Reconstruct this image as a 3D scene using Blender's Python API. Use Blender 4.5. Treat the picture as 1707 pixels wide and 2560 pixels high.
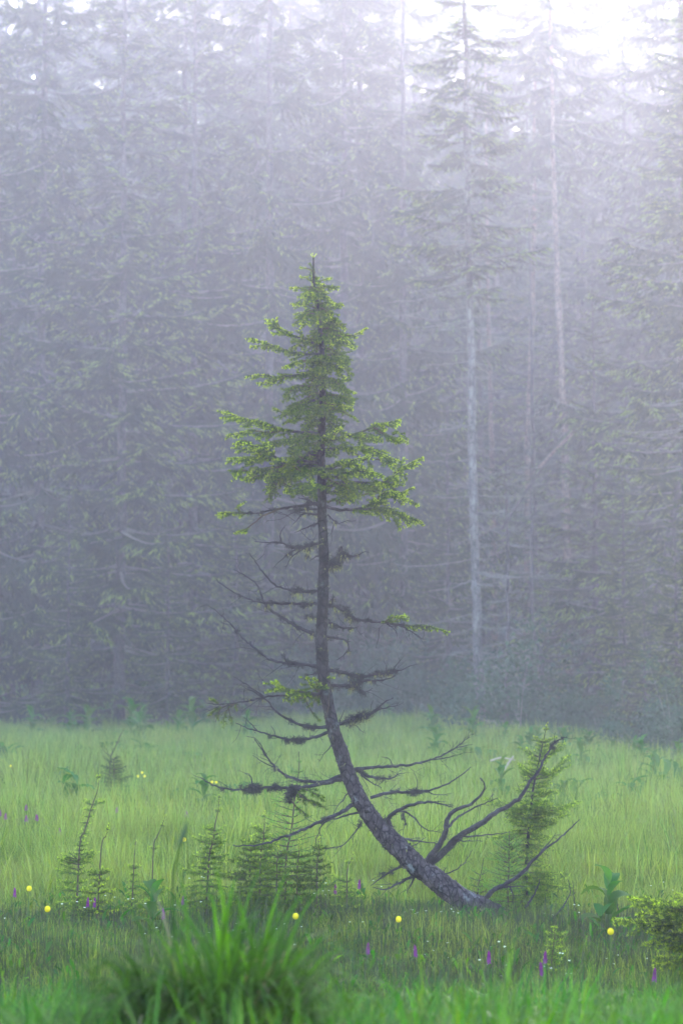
import bpy, math, random
import numpy as np
from mathutils import Vector, noise

R = np.random.RandomState(7)
random.seed(7)
for o in list(bpy.data.objects):
    bpy.data.objects.remove(o)
S = bpy.context.scene
C = S.collection

# ---------------------------------------------------------------- camera, sky, sun, exposure
FPX, CH, HOR = 4978.0, 1.45, 1668.0          # focal length in photo pixels, eye height, horizon row
PITCH = math.atan((HOR - 1280.0) / FPX)
cam_d = bpy.data.cameras.new('camera')
cam = bpy.data.objects.new('camera', cam_d)
C.objects.link(cam)
S.camera = cam
cam_d.sensor_fit = 'VERTICAL'
cam_d.sensor_height = 36.0
cam_d.lens = FPX / 2560.0 * 36.0
cam.location = (0, 0, CH)
cam.rotation_euler = (math.pi / 2 + PITCH, 0, 0)
cam_d.clip_start = 0.1
cam_d.clip_end = 1000
cam_d.dof.use_dof = True
cam_d.dof.focus_distance = 12.0
cam_d.dof.aperture_fstop = 3.6

SUN_EL, SUN_AZ = math.radians(22), math.radians(8.5)     # azimuth: from straight ahead towards the right
W = bpy.data.worlds.new('World')
S.world = W
W.use_nodes = True
nt = W.node_tree
nt.nodes.clear()
sky = nt.nodes.new('ShaderNodeTexSky')
sky.sky_type = 'NISHITA'
sky.sun_disc = False
sky.sun_elevation = SUN_EL
sky.sun_rotation = SUN_AZ
sky.air_density = 1.0
sky.dust_density = 1.0
sky.ozone_density = 3.0
bg = nt.nodes.new('ShaderNodeBackground')
bg.inputs['Strength'].default_value = 0.15
wo = nt.nodes.new('ShaderNodeOutputWorld')
nt.links.new(sky.outputs[0], bg.inputs['Color'])
nt.links.new(bg.outputs[0], wo.inputs['Surface'])
sun_d = bpy.data.lights.new('sun', 'SUN')
sun_d.energy = 1.4
sun_d.angle = math.radians(12)
sun_d.color = (1.0, 0.98, 0.97)
sun = bpy.data.objects.new('sun', sun_d)
C.objects.link(sun)
sun.rotation_euler = Vector((-math.sin(SUN_AZ) * math.cos(SUN_EL), -math.cos(SUN_AZ) * math.cos(SUN_EL), -math.sin(SUN_EL))).to_track_quat('-Z', 'Y').to_euler()
sun.location = (10, 40, 60)
VS = S.view_settings
VS.view_transform = 'Standard'
VS.look = 'None'
VS.exposure = 3.35
VS.gamma = 1.0
VS.use_curve_mapping = False
cy = S.cycles
cy.use_denoising = True
cy.max_bounces = 8
cy.diffuse_bounces = 3
cy.glossy_bounces = 2
cy.transmission_bounces = 4
cy.transparent_max_bounces = 8
cy.volume_bounces = 2
cy.sample_clamp_indirect = 0.6
cy.sample_clamp_direct = 1.5
HAZE = 0.0017

# ---------------------------------------------------------------- picture <-> place
def ray(x, y):
    X = (x - 853.5) / FPX
    V = (1280.0 - y) / FPX
    return np.array((X, math.cos(PITCH) - V * math.sin(PITCH), math.sin(PITCH) + V * math.cos(PITCH)))
def P(x, y, D):
    r = ray(x, y)
    return np.array((0, 0, CH)) + r * (D / r[1])
def sstep(a, b, v):
    t = np.clip((np.asarray(v, float) - a) / (b - a), 0, 1)
    return t * t * (3 - 2 * t)
def hz(x, y):
    """height of the ground"""
    x = np.asarray(x, float); y = np.asarray(y, float)
    z = 0.42 * (1 - sstep(4.6, 8.6, y))
    z = z + 0.05 * np.sin(x * 0.9 + 1.3) * np.sin(y * 0.55) * sstep(9, 16, y) + 0.03 * np.sin(x * 2.1 + y * 1.7)
    z = z + 0.10 * np.exp(-((x + 0.30) ** 2 + (y - 4.9) ** 2) / 0.16)
    z = z - sstep(7.6, 10.5, y) * 0.11 - sstep(14, 58, y) * 0.40
    z = z + sstep(60, 150, y) * 8.0
    z = z + sstep(35, 56, y) * 0.16 * np.sin(x * 0.35 + 0.8)
    return z
def G(x, y):
    """the ground under a pixel"""
    r = ray(x, y)
    d = 3.5
    while d < 75:
        p = np.array((0, 0, CH)) + r * (d / r[1])
        if p[2] <= hz(p[0], p[1]):
            return p
        d += 0.05
    return P(x, y, 57)
def edge(x, y):
    """distance of the forest edge along the direction of a point"""
    a = np.asarray(x, float) / np.asarray(y, float)
    return np.interp(a, [-.17, -.06, .047, .11, .17], [77, 70, 54, 43, 33.5]) + 2.2 * np.sin(a * 60) + 1.2 * np.sin(a * 143 + 1)
def gx(x, D):
    """a point on the ground at distance D below picture column x"""
    p = P(x, HOR, D)
    return np.array((p[0], D, float(hz(p[0], D))))

# ---------------------------------------------------------------- mesh helpers
def norm(v):
    v = np.asarray(v, float)
    return v / (np.linalg.norm(v, axis=-1, keepdims=True) + 1e-12)
class Geo:
    """collects triangles and quads, then links them as ONE mesh object"""
    def __init__(s):
        s.v, s.t, s.q, s.f, s.n = [], [], [], [], 0
    def add(s, v, t=None, q=None, f=0.0):
        v = np.asarray(v, float).reshape(-1, 3)
        if t is not None and len(t): s.t.append(np.asarray(t, int).reshape(-1, 3) + s.n)
        if q is not None and len(q): s.q.append(np.asarray(q, int).reshape(-1, 4) + s.n)
        s.v.append(v)
        s.f.append(np.broadcast_to(np.asarray(f, float), (len(v),)))
        s.n += len(v)
    def tris(s, tv, f=0.0):
        """tv: (N,3,3)"""
        n = len(tv)
        if n == 0: return
        f = np.asarray(f, float)
        if f.ndim == 1 and len(f) == n: f = np.repeat(f, 3)
        s.add(tv.reshape(-1, 3), np.arange(n * 3).reshape(-1, 3), None, f)
    def tube(s, pts, rad, n=6, f=0.0, rough=0.0, cap=True):
        pts = np.asarray(pts, float); m = len(pts)
        rad = np.broadcast_to(np.asarray(rad, float), (m,))
        T = norm(np.gradient(pts, axis=0))
        ref = np.array((0, 0, 1.0)) if abs(T[0][2]) < 0.9 else np.array((1.0, 0, 0))
        u = norm(np.cross(T[0], ref)); U = [u]
        for i in range(1, m):
            u = u - T[i] * np.dot(u, T[i]); u = norm(u); U.append(u)
        U = np.array(U); Vv = np.cross(T, U)
        a = np.arange(n) * 2 * math.pi / n
        rr = rad[:, None] * (1 + (R.rand(m, n) - .5) * 2 * rough)
        ring = pts[:, None, :] + rr[..., None] * (np.cos(a)[None, :, None] * U[:, None, :] + np.sin(a)[None, :, None] * Vv[:, None, :])
        i = np.arange(m - 1)[:, None] * n; j = np.arange(n)[None, :]; k = (np.arange(n) + 1) % n
        q = np.stack([i + j, i + k[None, :], i + n + k[None, :], i + n + j], -1).reshape(-1, 4)
        v = ring.reshape(-1, 3)
        t = None
        if cap:
            v = np.vstack([v, pts[-1] + T[-1] * rad[-1], pts[0] - T[0] * rad[0] * .3])
            t = [((m - 1) * n + jj, (m - 1) * n + (jj + 1) % n, m * n) for jj in range(n)] + [((jj + 1) % n, jj, m * n + 1) for jj in range(n)]
        s.add(v, t, q, f)
    def mesh(s, name, mat, smooth=False):
        me = bpy.data.meshes.new(name)
        v = np.vstack(s.v) if s.v else np.zeros((0, 3))
        t = np.vstack(s.t) if s.t else np.zeros((0, 3), int)
        q = np.vstack(s.q) if s.q else np.zeros((0, 4), int)
        me.vertices.add(len(v)); me.vertices.foreach_set('co', v.astype(np.float32).ravel())
        me.loops.add(t.size + q.size)
        me.loops.foreach_set('vertex_index', np.concatenate([t.ravel(), q.ravel()]).astype(np.int32))
        me.polygons.add(len(t) + len(q))
        ls = np.concatenate([np.arange(len(t)) * 3, t.size + np.arange(len(q)) * 4]).astype(np.int32)
        me.polygons.foreach_set('loop_start', ls)
        me.polygons.foreach_set('use_smooth', np.full(len(t) + len(q), smooth))
        at = me.attributes.new('fresh', 'FLOAT', 'POINT')
        at.data.foreach_set('value', (np.concatenate(s.f) if s.f else np.zeros(0)).astype(np.float32))
        me.update(calc_edges=True)
        if mat: me.materials.append(mat)
        return me
    def build(s, name, mat, parent=None, smooth=False, coll=None, **kw):
        o = bpy.data.objects.new(name, s.mesh(name, mat, smooth))
        (coll or C).objects.link(o)
        if parent is not None: o.parent = parent
        for k, w in kw.items(): o[k] = w
        return o
def tag(o, label=None, cat=None, group=None, kind=None):
    if label: o['label'] = label
    if cat: o['category'] = cat
    if group: o['group'] = group
    if kind: o['kind'] = kind
    return o
def empty(name, loc, label, cat, group=None, rz=0.0, sc=1.0):
    o = bpy.data.objects.new(name, None)
    C.objects.link(o)
    o.location = loc; o.rotation_euler = (0, 0, rz); o.scale = (sc, sc, sc)
    o.empty_display_size = 0.1
    return tag(o, label, cat, group)
def kids(o):
    return [c for c in o.children]
def clone(root, loc, rz, sc, label, group=None, tilt=(0, 0)):
    ch0 = KID[root.name]
    r = root.copy(); C.objects.link(r)
    r.location = loc; r.rotation_euler = (tilt[0], tilt[1], rz); r.scale = (sc, sc, sc) if not hasattr(sc, '__len__') else sc
    r['label'] = label
    if group: r['group'] = group
    for c, gs in ch0:
        d = c.copy(); C.objects.link(d); d.parent = r
        for g in gs:
            e = g.copy(); C.objects.link(e); e.parent = d
    return r
KID = {}
def remember(root):
    KID[root.name] = [(c, list(c.children)) for c in root.children]
    return root
def cr(pts, n):
    """a smooth curve of n points through pts"""
    p = np.asarray(pts, float)
    if len(p) == 2:
        t = np.linspace(0, 1, n)[:, None]
        return p[0] * (1 - t) + p[1] * t
    e = np.vstack([2 * p[0] - p[1], p, 2 * p[-1] - p[-2]])
    L = np.concatenate([[0], np.cumsum(np.linalg.norm(np.diff(p, axis=0), axis=1))]); L /= L[-1]
    out = []
    for t in np.linspace(0, 1, n):
        i = min(np.searchsorted(L, t, side='right') - 1, len(p) - 2); i = max(i, 0)
        u = (t - L[i]) / (L[i + 1] - L[i] + 1e-9)
        a, b, c, d = e[i], e[i + 1], e[i + 2], e[i + 3]
        out.append(0.5 * (2 * b + (c - a) * u + (2 * a - 5 * b + 4 * c - d) * u * u + (3 * b - a - 3 * c + d) * u ** 3))
    return np.array(out)

# ---------------------------------------------------------------- materials
def new_mat(name):
    m = bpy.data.materials.new(name); m.use_nodes = True
    n = m.node_tree; n.nodes.clear()
    return m, n, n.nodes.new('ShaderNodeOutputMaterial')
def ramp_noise(n, scale, cols, coord='Object', detail=4, rough=0.6, pos=None):
    tc = n.nodes.new('ShaderNodeTexCoord'); nz = n.nodes.new('ShaderNodeTexNoise')
    nz.inputs['Scale'].default_value = scale; nz.inputs['Detail'].default_value = detail; nz.inputs['Roughness'].default_value = rough
    if coord == 'Position':
        g = n.nodes.new('ShaderNodeNewGeometry'); n.links.new(g.outputs['Position'], nz.inputs['Vector'])
    else:
        n.links.new(tc.outputs[coord], nz.inputs['Vector'])
    r = n.nodes.new('ShaderNodeValToRGB'); n.links.new(nz.outputs['Fac'], r.inputs['Fac'])
    el = r.color_ramp.elements
    pos = pos or [0.3 + 0.4 * i / (len(cols) - 1) for i in range(len(cols))]
    el[0].position = pos[0]; el[0].color = (*cols[0], 1); el[1].position = pos[-1]; el[1].color = (*cols[-1], 1)
    for i in range(1, len(cols) - 1):
        e = el.new(pos[i]); e.color = (*cols[i], 1)
    return r.outputs['Color'], nz
def leaf_mat(name, cols, fresh=None, trans=0.35, rough=0.5, spec=0.3, scale=3.0, island=0.0, patch=None, tint=None):
    """foliage: diffuse and gloss with light coming through; 'fresh' is the colour of young growth"""
    m, n, out = new_mat(name)
    col, _ = ramp_noise(n, scale, cols, 'Position')
    if patch:
        c2, nz = ramp_noise(n, patch[0], [(0, 0, 0), (1, 1, 1)], 'Position', pos=[.42, .62])
        mx = n.nodes.new('ShaderNodeMixRGB'); n.links.new(c2, mx.inputs['Fac']); n.links.new(col, mx.inputs[1]); mx.inputs[2].default_value = (*patch[1], 1)
        col = mx.outputs[0]
    if fresh:
        a = n.nodes.new('ShaderNodeAttribute'); a.attribute_name = 'fresh'
        mx = n.nodes.new('ShaderNodeMixRGB'); n.links.new(a.outputs['Fac'], mx.inputs['Fac']); n.links.new(col, mx.inputs[1]); mx.inputs[2].default_value = (*fresh, 1)
        col = mx.outputs[0]
    if island:
        oi = n.nodes.new('ShaderNodeObjectInfo'); g = n.nodes.new('ShaderNodeNewGeometry')
        ad = n.nodes.new('ShaderNodeMath'); ad.operation = 'ADD'; n.links.new(oi.outputs['Random'], ad.inputs[0]); n.links.new(g.outputs['Random Per Island'], ad.inputs[1])
        fr = n.nodes.new('ShaderNodeMath'); fr.operation = 'FRACT'; n.links.new(ad.outputs[0], fr.inputs[0])
        mr = n.nodes.new('ShaderNodeMapRange'); mr.inputs['To Min'].default_value = 1 - island; mr.inputs['To Max'].default_value = 1 + island; n.links.new(fr.outputs[0], mr.inputs[0])
        hs = n.nodes.new('ShaderNodeHueSaturation'); n.links.new(mr.outputs[0], hs.inputs['Value']); n.links.new(col, hs.inputs['Color'])
        m2 = n.nodes.new('ShaderNodeMapRange'); m2.inputs['To Min'].default_value = .5 + .03; m2.inputs['To Max'].default_value = .5 - .03; n.links.new(oi.outputs['Random'], m2.inputs[0]); n.links.new(m2.outputs[0], hs.inputs['Hue'])
        col = hs.outputs[0]
    df = n.nodes.new('ShaderNodeBsdfDiffuse'); n.links.new(col, df.inputs['Color'])
    gl = n.nodes.new('ShaderNodeBsdfGlossy'); gl.inputs['Roughness'].default_value = rough; gl.inputs['Color'].default_value = (.9, 1, .85, 1)
    b = n.nodes.new('ShaderNodeMixShader'); b.inputs['Fac'].default_value = spec * .12; n.links.new(df.outputs[0], b.inputs[1]); n.links.new(gl.outputs[0], b.inputs[2])
    t = n.nodes.new('ShaderNodeBsdfTranslucent')
    gm = n.nodes.new('ShaderNodeMixRGB'); gm.blend_type = 'MULTIPLY'; gm.inputs['Fac'].default_value = 1; n.links.new(col, gm.inputs[1]); gm.inputs[2].default_value = (1.5, 1.7, 0.6, 1)
    n.links.new(gm.outputs[0], t.inputs['Color'])
    ms = n.nodes.new('ShaderNodeMixShader'); ms.inputs['Fac'].default_value = trans
    n.links.new(b.outputs[0], ms.inputs[1]); n.links.new(t.outputs[0], ms.inputs[2]); n.links.new(ms.outputs[0], out.inputs['Surface'])
    return m
def bark_mat(name, cols, scale, spots=None, bump=0.6, rough=0.9, bscale=60, stretch=1.0, low=None):
    m, n, out = new_mat(name)
    col, nz = ramp_noise(n, scale, cols, 'Object', 8, 0.7)
    tc = n.nodes.new('ShaderNodeTexCoord'); mp = n.nodes.new('ShaderNodeMapping'); mp.inputs['Scale'].default_value = (1, 1, stretch); n.links.new(tc.outputs['Object'], mp.inputs[0])
    vo = n.nodes.new('ShaderNodeTexVoronoi'); vo.feature = 'DISTANCE_TO_EDGE'; vo.inputs['Scale'].default_value = bscale; n.links.new(mp.outputs[0], vo.inputs['Vector'])
    cr_ = n.nodes.new('ShaderNodeMapRange'); cr_.inputs['From Max'].default_value = 0.12; n.links.new(vo.outputs['Distance'], cr_.inputs[0])
    dk = n.nodes.new('ShaderNodeMixRGB'); dk.blend_type = 'MIX'; n.links.new(cr_.outputs[0], dk.inputs['Fac']); dk.inputs[1].default_value = (*[c * .35 for c in cols[0]], 1); n.links.new(col, dk.inputs[2])
    col = dk.outputs[0]
    if spots:
        sc, sp, lo, hi = spots
        c2, _ = ramp_noise(n, sc, [(0, 0, 0), (1, 1, 1)], 'Object', 6, .7, pos=[lo, hi])
        mx = n.nodes.new('ShaderNodeMixRGB'); n.links.new(c2, mx.inputs['Fac']); n.links.new(col, mx.inputs[1]); mx.inputs[2].default_value = (*sp, 1)
        col = mx.outputs[0]
    if low:      # paler, cleaner bark low on the stem
        sp_ = n.nodes.new('ShaderNodeSeparateXYZ'); n.links.new(tc.outputs['Object'], sp_.inputs[0])
        ma = n.nodes.new('ShaderNodeMath'); ma.operation = 'MULTIPLY_ADD'; n.links.new(nz.outputs['Fac'], ma.inputs[0]); ma.inputs[1].default_value = 1.6; n.links.new(sp_.outputs['Z'], ma.inputs[2])
        ml = n.nodes.new('ShaderNodeMapRange'); ml.inputs['From Min'].default_value = 1.2; ml.inputs['From Max'].default_value = 2.3; ml.inputs['To Min'].default_value = low; ml.inputs['To Max'].default_value = 1.0; n.links.new(ma.outputs[0], ml.inputs[0])
        hv = n.nodes.new('ShaderNodeHueSaturation'); n.links.new(ml.outputs[0], hv.inputs['Value']); n.links.new(col, hv.inputs['Color']); col = hv.outputs[0]
    b = n.nodes.new('ShaderNodeBsdfPrincipled'); b.inputs['Roughness'].default_value = rough; b.inputs['Specular IOR Level'].default_value = 0.2
    bp = n.nodes.new('ShaderNodeBump'); bp.inputs['Strength'].default_value = bump; bp.inputs['Distance'].default_value = 0.01
    ad = n.nodes.new('ShaderNodeMath'); ad.operation = 'ADD'; n.links.new(cr_.outputs[0], ad.inputs[0]); n.links.new(nz.outputs['Fac'], ad.inputs[1])
    n.links.new(ad.outputs[0], bp.inputs['Height']); n.links.new(bp.outputs[0], b.inputs['Normal'])
    n.links.new(col, b.inputs['Base Color']); n.links.new(b.outputs[0], out.inputs['Surface'])
    return m
def plain_mat(name, cols, scale=20, rough=0.8, trans=0):
    return leaf_mat(name, cols, trans=trans, rough=rough, scale=scale, spec=.2)

M_needle = leaf_mat('spruce_needle', [(.008, .020, .002), (.026, .056, .004)], fresh=(.50, .62, .02), trans=.3, rough=.5, spec=.2, scale=9)
M_yneedle = leaf_mat('sapling_needle', [(.030, .06, .008), (.065, .12, .012)], fresh=(.42, .52, .04), trans=.3, rough=.5, spec=.2, scale=9)
M_larch = leaf_mat('larch_needle', [(.07, .15, .02), (.11, .21, .03)], fresh=(.16, .28, .04), trans=.4, rough=.5, scale=9)
M_bark = bark_mat('mossy_bark', [(.005, .0035, .004), (.021, .015, .016), (.055, .042, .043)], 18, spots=(14, (.075, .075, .07), .58, .70), bscale=32, stretch=.5, low=2.6)
M_dead = bark_mat('dead_twig_bark', [(.012, .009, .011), (.045, .035, .037), (.11, .095, .093)], 14, spots=(30, (.035, .027, .033), .54, .62), bscale=160)
M_twig = plain_mat('twig_bark', [(.035, .02, .014), (.08, .05, .03)], 20)
M_lichdark = plain_mat('dark_lichen', [(.012, .008, .012), (.038, .028, .033)], 60, trans=.1)
M_lichyel = plain_mat('beard_lichen', [(.13, .12, .045), (.26, .25, .11)], 60, trans=.3)
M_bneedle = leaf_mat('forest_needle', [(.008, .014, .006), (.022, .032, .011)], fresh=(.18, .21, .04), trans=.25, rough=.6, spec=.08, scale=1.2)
M_btrunk = bark_mat('forest_bark', [(.022, .018, .017), (.055, .045, .042), (.09, .076, .07)], 3.5, bscale=14, stretch=.35, bump=.5)
M_ptrunk = bark_mat('pale_forest_bark', [(.035, .03, .027), (.085, .073, .066), (.17, .15, .135)], 3.5, bscale=14, stretch=.35, bump=.4)
M_tuss = leaf_mat('tussock_grass', [(.003, .022, .001), (.012, .056, .002)], fresh=(.05, .15, .004), trans=.38, rough=.4, spec=.10, scale=2.0, island=.4)
M_rtrunk = bark_mat('reddish_bark', [(.08, .05, .036), (.17, .11, .085), (.22, .16, .125)], 2.5, bscale=12, stretch=.35, bump=.5)
M_btwig = plain_mat('forest_twig', [(.06, .05, .042), (.11, .09, .08)], 5)
M_deadpale = plain_mat('pale_dead_branch', [(.08, .07, .06), (.16, .14, .125)], 5)
M_grass = leaf_mat('meadow_grass', [(.012, .036, .002), (.028, .066, .004), (.064, .09, .010)], fresh=(.19, .23, .05), trans=.35, rough=.6, spec=.08, scale=.8, island=.4, patch=(.7, (.15, .16, .04)))
M_lush = leaf_mat('lush_grass', [(.004, .026, .001), (.016, .066, .002)], fresh=(.07, .165, .004), trans=.38, rough=.35, spec=.18, scale=2.0, island=.35)
M_stem = leaf_mat('dark_stem', [(.008, .022, .004), (.025, .045, .008)], fresh=(.04, .035, .01), trans=.15, rough=.5, scale=3, island=.4)
M_dry = leaf_mat('dry_grass', [(.11, .095, .04), (.20, .17, .085)], trans=.3, rough=.7, scale=8, island=.2)
M_broad = leaf_mat('broad_leaf', [(.028, .075, .010), (.045, .105, .016)], fresh=(.06, .12, .02), trans=.35, rough=.5, spec=.15, scale=4, island=.15)
M_bush = leaf_mat('bush_leaf', [(.010, .026, .012), (.022, .048, .022)], trans=.3, rough=.6, scale=1.5, island=.3)
M_purple = plain_mat('orchid_purple', [(.13, .012, .14), (.28, .03, .27)], 60, .5, .3)
M_yellow = plain_mat('globe_yellow', [(.75, .55, .01), (.85, .68, .03)], 60, .5, .3)
M_white = plain_mat('white_petal', [(.65, .65, .6), (.8, .8, .78)], 60, .6, .3)
M_stalk = plain_mat('green_stalk', [(.05, .10, .02), (.08, .14, .03)], 20, .5, .2)
M_wood = plain_mat('broken_wood', [(.22, .16, .11), (.42, .33, .24)], 6)

# ================================================================ GROUND
gxs = np.concatenate([np.linspace(-100, -16, 40)[:-1], np.linspace(-16, 16, 161), np.linspace(16, 100, 40)[1:]])
gys = np.concatenate([np.linspace(-80, 0, 25)[:-1], np.linspace(0, 60, 301), np.linspace(60, 190, 60)[1:]])
XX, YY = np.meshgrid(gxs, gys)
ZZ = hz(XX, YY)
ZZ = ZZ + R.normal(0, .012, ZZ.shape)
g = Geo(); nx = len(gxs)
i = np.arange(len(gys) - 1)[:, None] * nx; j = np.arange(nx - 1)[None, :]
g.add(np.stack([XX, YY, ZZ], -1).reshape(-1, 3), None, np.stack([i + j, i + j + 1, i + nx + j + 1, i + nx + j], -1).reshape(-1, 4))
mg, n, out = new_mat('meadow_soil')
c1, nz = ramp_noise(n, 2.2, [(.010, .014, .005), (.02, .034, .009), (.035, .05, .014)], 'Position', 8, .7)
c2, nz2 = ramp_noise(n, .6, [(.012, .014, .008), (.028, .024, .017)], 'Position', 8, .7)
gg = n.nodes.new('ShaderNodeNewGeometry'); sx = n.nodes.new('ShaderNodeSeparateXYZ'); n.links.new(gg.outputs['Position'], sx.inputs[0])
mr = n.nodes.new('ShaderNodeMapRange'); mr.inputs['From Min'].default_value = 56; mr.inputs['From Max'].default_value = 64; n.links.new(sx.outputs['Y'], mr.inputs[0])
mx = n.nodes.new('ShaderNodeMixRGB'); n.links.new(mr.outputs[0], mx.inputs['Fac']); n.links.new(c1, mx.inputs[1]); n.links.new(c2, mx.inputs[2])
b = n.nodes.new('ShaderNodeBsdfPrincipled'); b.inputs['Roughness'].default_value = .95; n.links.new(mx.outputs[0], b.inputs['Base Color'])
bp = n.nodes.new('ShaderNodeBump'); bp.inputs['Distance'].default_value = .04; n.links.new(nz.outputs['Fac'], bp.inputs['Height']); n.links.new(bp.outputs[0], b.inputs['Normal'])
n.links.new(b.outputs[0], out.inputs['Surface'])
tag(g.build('ground', mg, smooth=True), kind='structure')

# ================================================================ HAZE
hb = Geo()
x0, x1, y0, y1, z0, z1 = -101, 101, -81, 191, -1.8, 68.0
hb.add([(x0, y0, z0), (x1, y0, z0), (x1, y1, z0), (x0, y1, z0), (x0, y0, z1), (x1, y0, z1), (x1, y1, z1), (x0, y1, z1)], None,
       [(0, 3, 2, 1), (4, 5, 6, 7), (0, 1, 5, 4), (1, 2, 6, 5), (2, 3, 7, 6), (3, 0, 4, 7)])
mh, n, out = new_mat('haze')
pv = n.nodes.new('ShaderNodeVolumePrincipled')
pv.inputs['Color'].default_value = (.98, .925, 1.0, 1)
pv.inputs['Density'].default_value = HAZE
pv.inputs['Anisotropy'].default_value = 0.68
n.links.new(pv.outputs[0], out.inputs['Volume'])
tag(hb.build('haze', mh), kind='stuff')

# ================================================================ NEEDLES AND TWIGS
UP = np.array((0, 0, 1.0))
def perp(T):
    """two unit vectors across each direction"""
    T = norm(T)
    ref = np.where(np.abs(T[:, 2:3]) < .9, np.array([[0, 0, 1.]]), np.array([[1., 0, 0]]))
    u = norm(np.cross(T, ref)); return u, np.cross(T, u)
def needles(geo, A, B, FA, FB, dens=1150, ln=.0155, w=.0027, fwd=.5):
    """needles on every segment A->B; FA/FB freshness at its ends"""
    A = np.asarray(A, float); B = np.asarray(B, float)
    if len(A) == 0: return
    L = np.linalg.norm(B - A, axis=1)
    cnt = np.maximum(2, (L * dens + R.rand(len(L))).astype(int))
    idx = np.repeat(np.arange(len(L)), cnt)
    u, v = perp(B - A); T = norm(B - A)
    t = R.rand(len(idx)); a = R.rand(len(idx)) * 2 * math.pi
    base = A[idx] + (B - A)[idx] * t[:, None]
    rad = u[idx] * np.cos(a)[:, None] + v[idx] * np.sin(a)[:, None]
    rad[:, 2] += .25
    d = norm(T[idx] * (fwd + R.rand(len(idx), 1) * .25) + rad)
    side = norm(np.cross(d, R.normal(size=(len(idx), 3))))
    f = (np.asarray(FA)[idx] * (1 - t) + np.asarray(FB)[idx] * t) ** 1.7
    l = ln * (.75 + .5 * R.rand(len(idx))) * (1 - .15 * f)
    ww = w * (.8 + .5 * R.rand(len(idx)))
    tv = np.stack([base - side * ww[:, None] / 2, base + side * ww[:, None] / 2, base + d * l[:, None]], 1)
    geo.tris(tv, np.clip(f + R.normal(0, .12, len(f)), 0, 1))
class Segs:
    def __init__(s): s.a, s.b, s.fa, s.fb = [], [], [], []
    def poly(s, pts, f0, f1):
        m = len(pts) - 1
        for i in range(m):
            s.a.append(pts[i]); s.b.append(pts[i + 1]); s.fa.append(f0 + (f1 - f0) * i / m); s.fb.append(f0 + (f1 - f0) * (i + 1) / m)
def spray(pts, t0, L, wood, segs, step=.024, droop=.35, fresh=.9, sub=.028, r=.0016, first=.0, hang=.0, own=True):
    """a live branch: twigs to both sides with side shoots, all carrying needles"""
    pts = np.asarray(pts, float)
    Ls = np.concatenate([[0], np.cumsum(np.linalg.norm(np.diff(pts, axis=0), axis=1))]); tot = Ls[-1]
    def at(s): return np.array([np.interp(s, Ls, pts[:, k]) for k in range(3)])
    s = t0 * tot; k = R.randint(2)
    while s < tot:
        t = s / tot
        p = at(s); T = norm(at(min(tot, s + .01)) - at(max(0, s - .01)))
        H = np.cross(T, UP)
        if np.linalg.norm(H) < .35: H = np.cross(T, R.normal(size=3))
        H = norm(H)
        sd = 1 if k % 2 else -1
        ln = L * (.35 + .65 * R.rand()) * min(1, .25 + (tot - s) / (L * 1.3)) * min(1, .45 + (t - t0) * 4 if t0 < .3 else 1)
        d = norm(T * .8 + H * sd * (.75 + .3 * R.rand()) - UP * (droop * R.rand() + hang) + R.normal(0, .13, 3))
        m = 4
        c = [p]
        for q in range(m):
            d = norm(d - UP * .05 + T * .12 + UP * .10 * (q == m - 1) + R.normal(0, .07, 3)); c.append(c[-1] + d * ln / m)
        c = np.array(c)
        wood.tube(c, np.linspace(r, r * .6, len(c)), 3, cap=False)
        fr = fresh * (.35 + .65 * t)
        segs.poly(c[:4], 0, fr * .1); segs.poly(c[3:], fr * .3, fr)
        # side shoots
        q = sub * (.6 + R.rand())
        while q < ln * .9:
            u = q / ln * m; ii = min(int(u), m - 1); b0 = c[ii] + (c[ii + 1] - c[ii]) * (u - ii); dT = norm(c[ii + 1] - c[ii])
            hh = norm(np.cross(dT, UP)) * (1 if R.rand() < .5 else -1)
            dd = norm(dT * .8 + hh * .8 - UP * .25 * R.rand() + R.normal(0, .15, 3))
            l2 = min(.06, (ln - q) * .55 + .012) * (.6 + .6 * R.rand())
            e = b0 + dd * l2
            segs.poly([b0, b0 + dd * l2 * .55 - UP * .001], 0, fr * .1); segs.poly([b0 + dd * l2 * .55 - UP * .001, e], fr * .3, fr)
            q += sub * (.5 + R.rand() * .8)
        s += step * (.6 + .8 * R.rand()); k += 1
    if own:
        m0 = pts[Ls >= t0 * tot]
        if len(m0) > 1: segs.poly(m0, 0, fresh)
def twiggery(pts, wood, r, step=.055, L=.10, t0=.12, sub=True, droop=0.0):
    """bare twigs on a dead branch"""
    pts = np.asarray(pts, float)
    Ls = np.concatenate([[0], np.cumsum(np.linalg.norm(np.diff(pts, axis=0), axis=1))]); tot = Ls[-1]
    def at(s): return np.array([np.interp(s, Ls, pts[:, k]) for k in range(3)])
    s = t0 * tot
    out = []
    while s < tot * .99:
        p = at(s); T = norm(at(min(tot, s + .01)) - at(max(0, s - .01)))
        d = norm(T * .7 + R.normal(0, .6, 3) - UP * droop)
        ln = L * (.2 + R.rand() ** 1.8 * 1.1)
        m = 4; c = [p]
        for q in range(m):
            d = norm(d + R.normal(0, .2, 3) + T * .06); c.append(c[-1] + d * ln / m)
        c = np.array(c); rr = r * (.45 + .25 * R.rand())
        wood.tube(c, np.linspace(rr, rr * .45, len(c)), 3, cap=False); out.append(c)
        if sub:
            for _ in range(R.randint(0, 4)):
                i0 = R.randint(1, m); dd = norm(d + R.normal(0, .7, 3)); l2 = ln * (.2 + .35 * R.rand())
                e = np.array([c[i0], c[i0] + dd * l2 * .5, c[i0] + norm(dd + R.normal(0, .3, 3)) * l2])
                wood.tube(e, [rr * .6, rr * .5, rr * .35], 3, cap=False)
        s += step * (.4 + 1.2 * R.rand())
    return out
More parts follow.
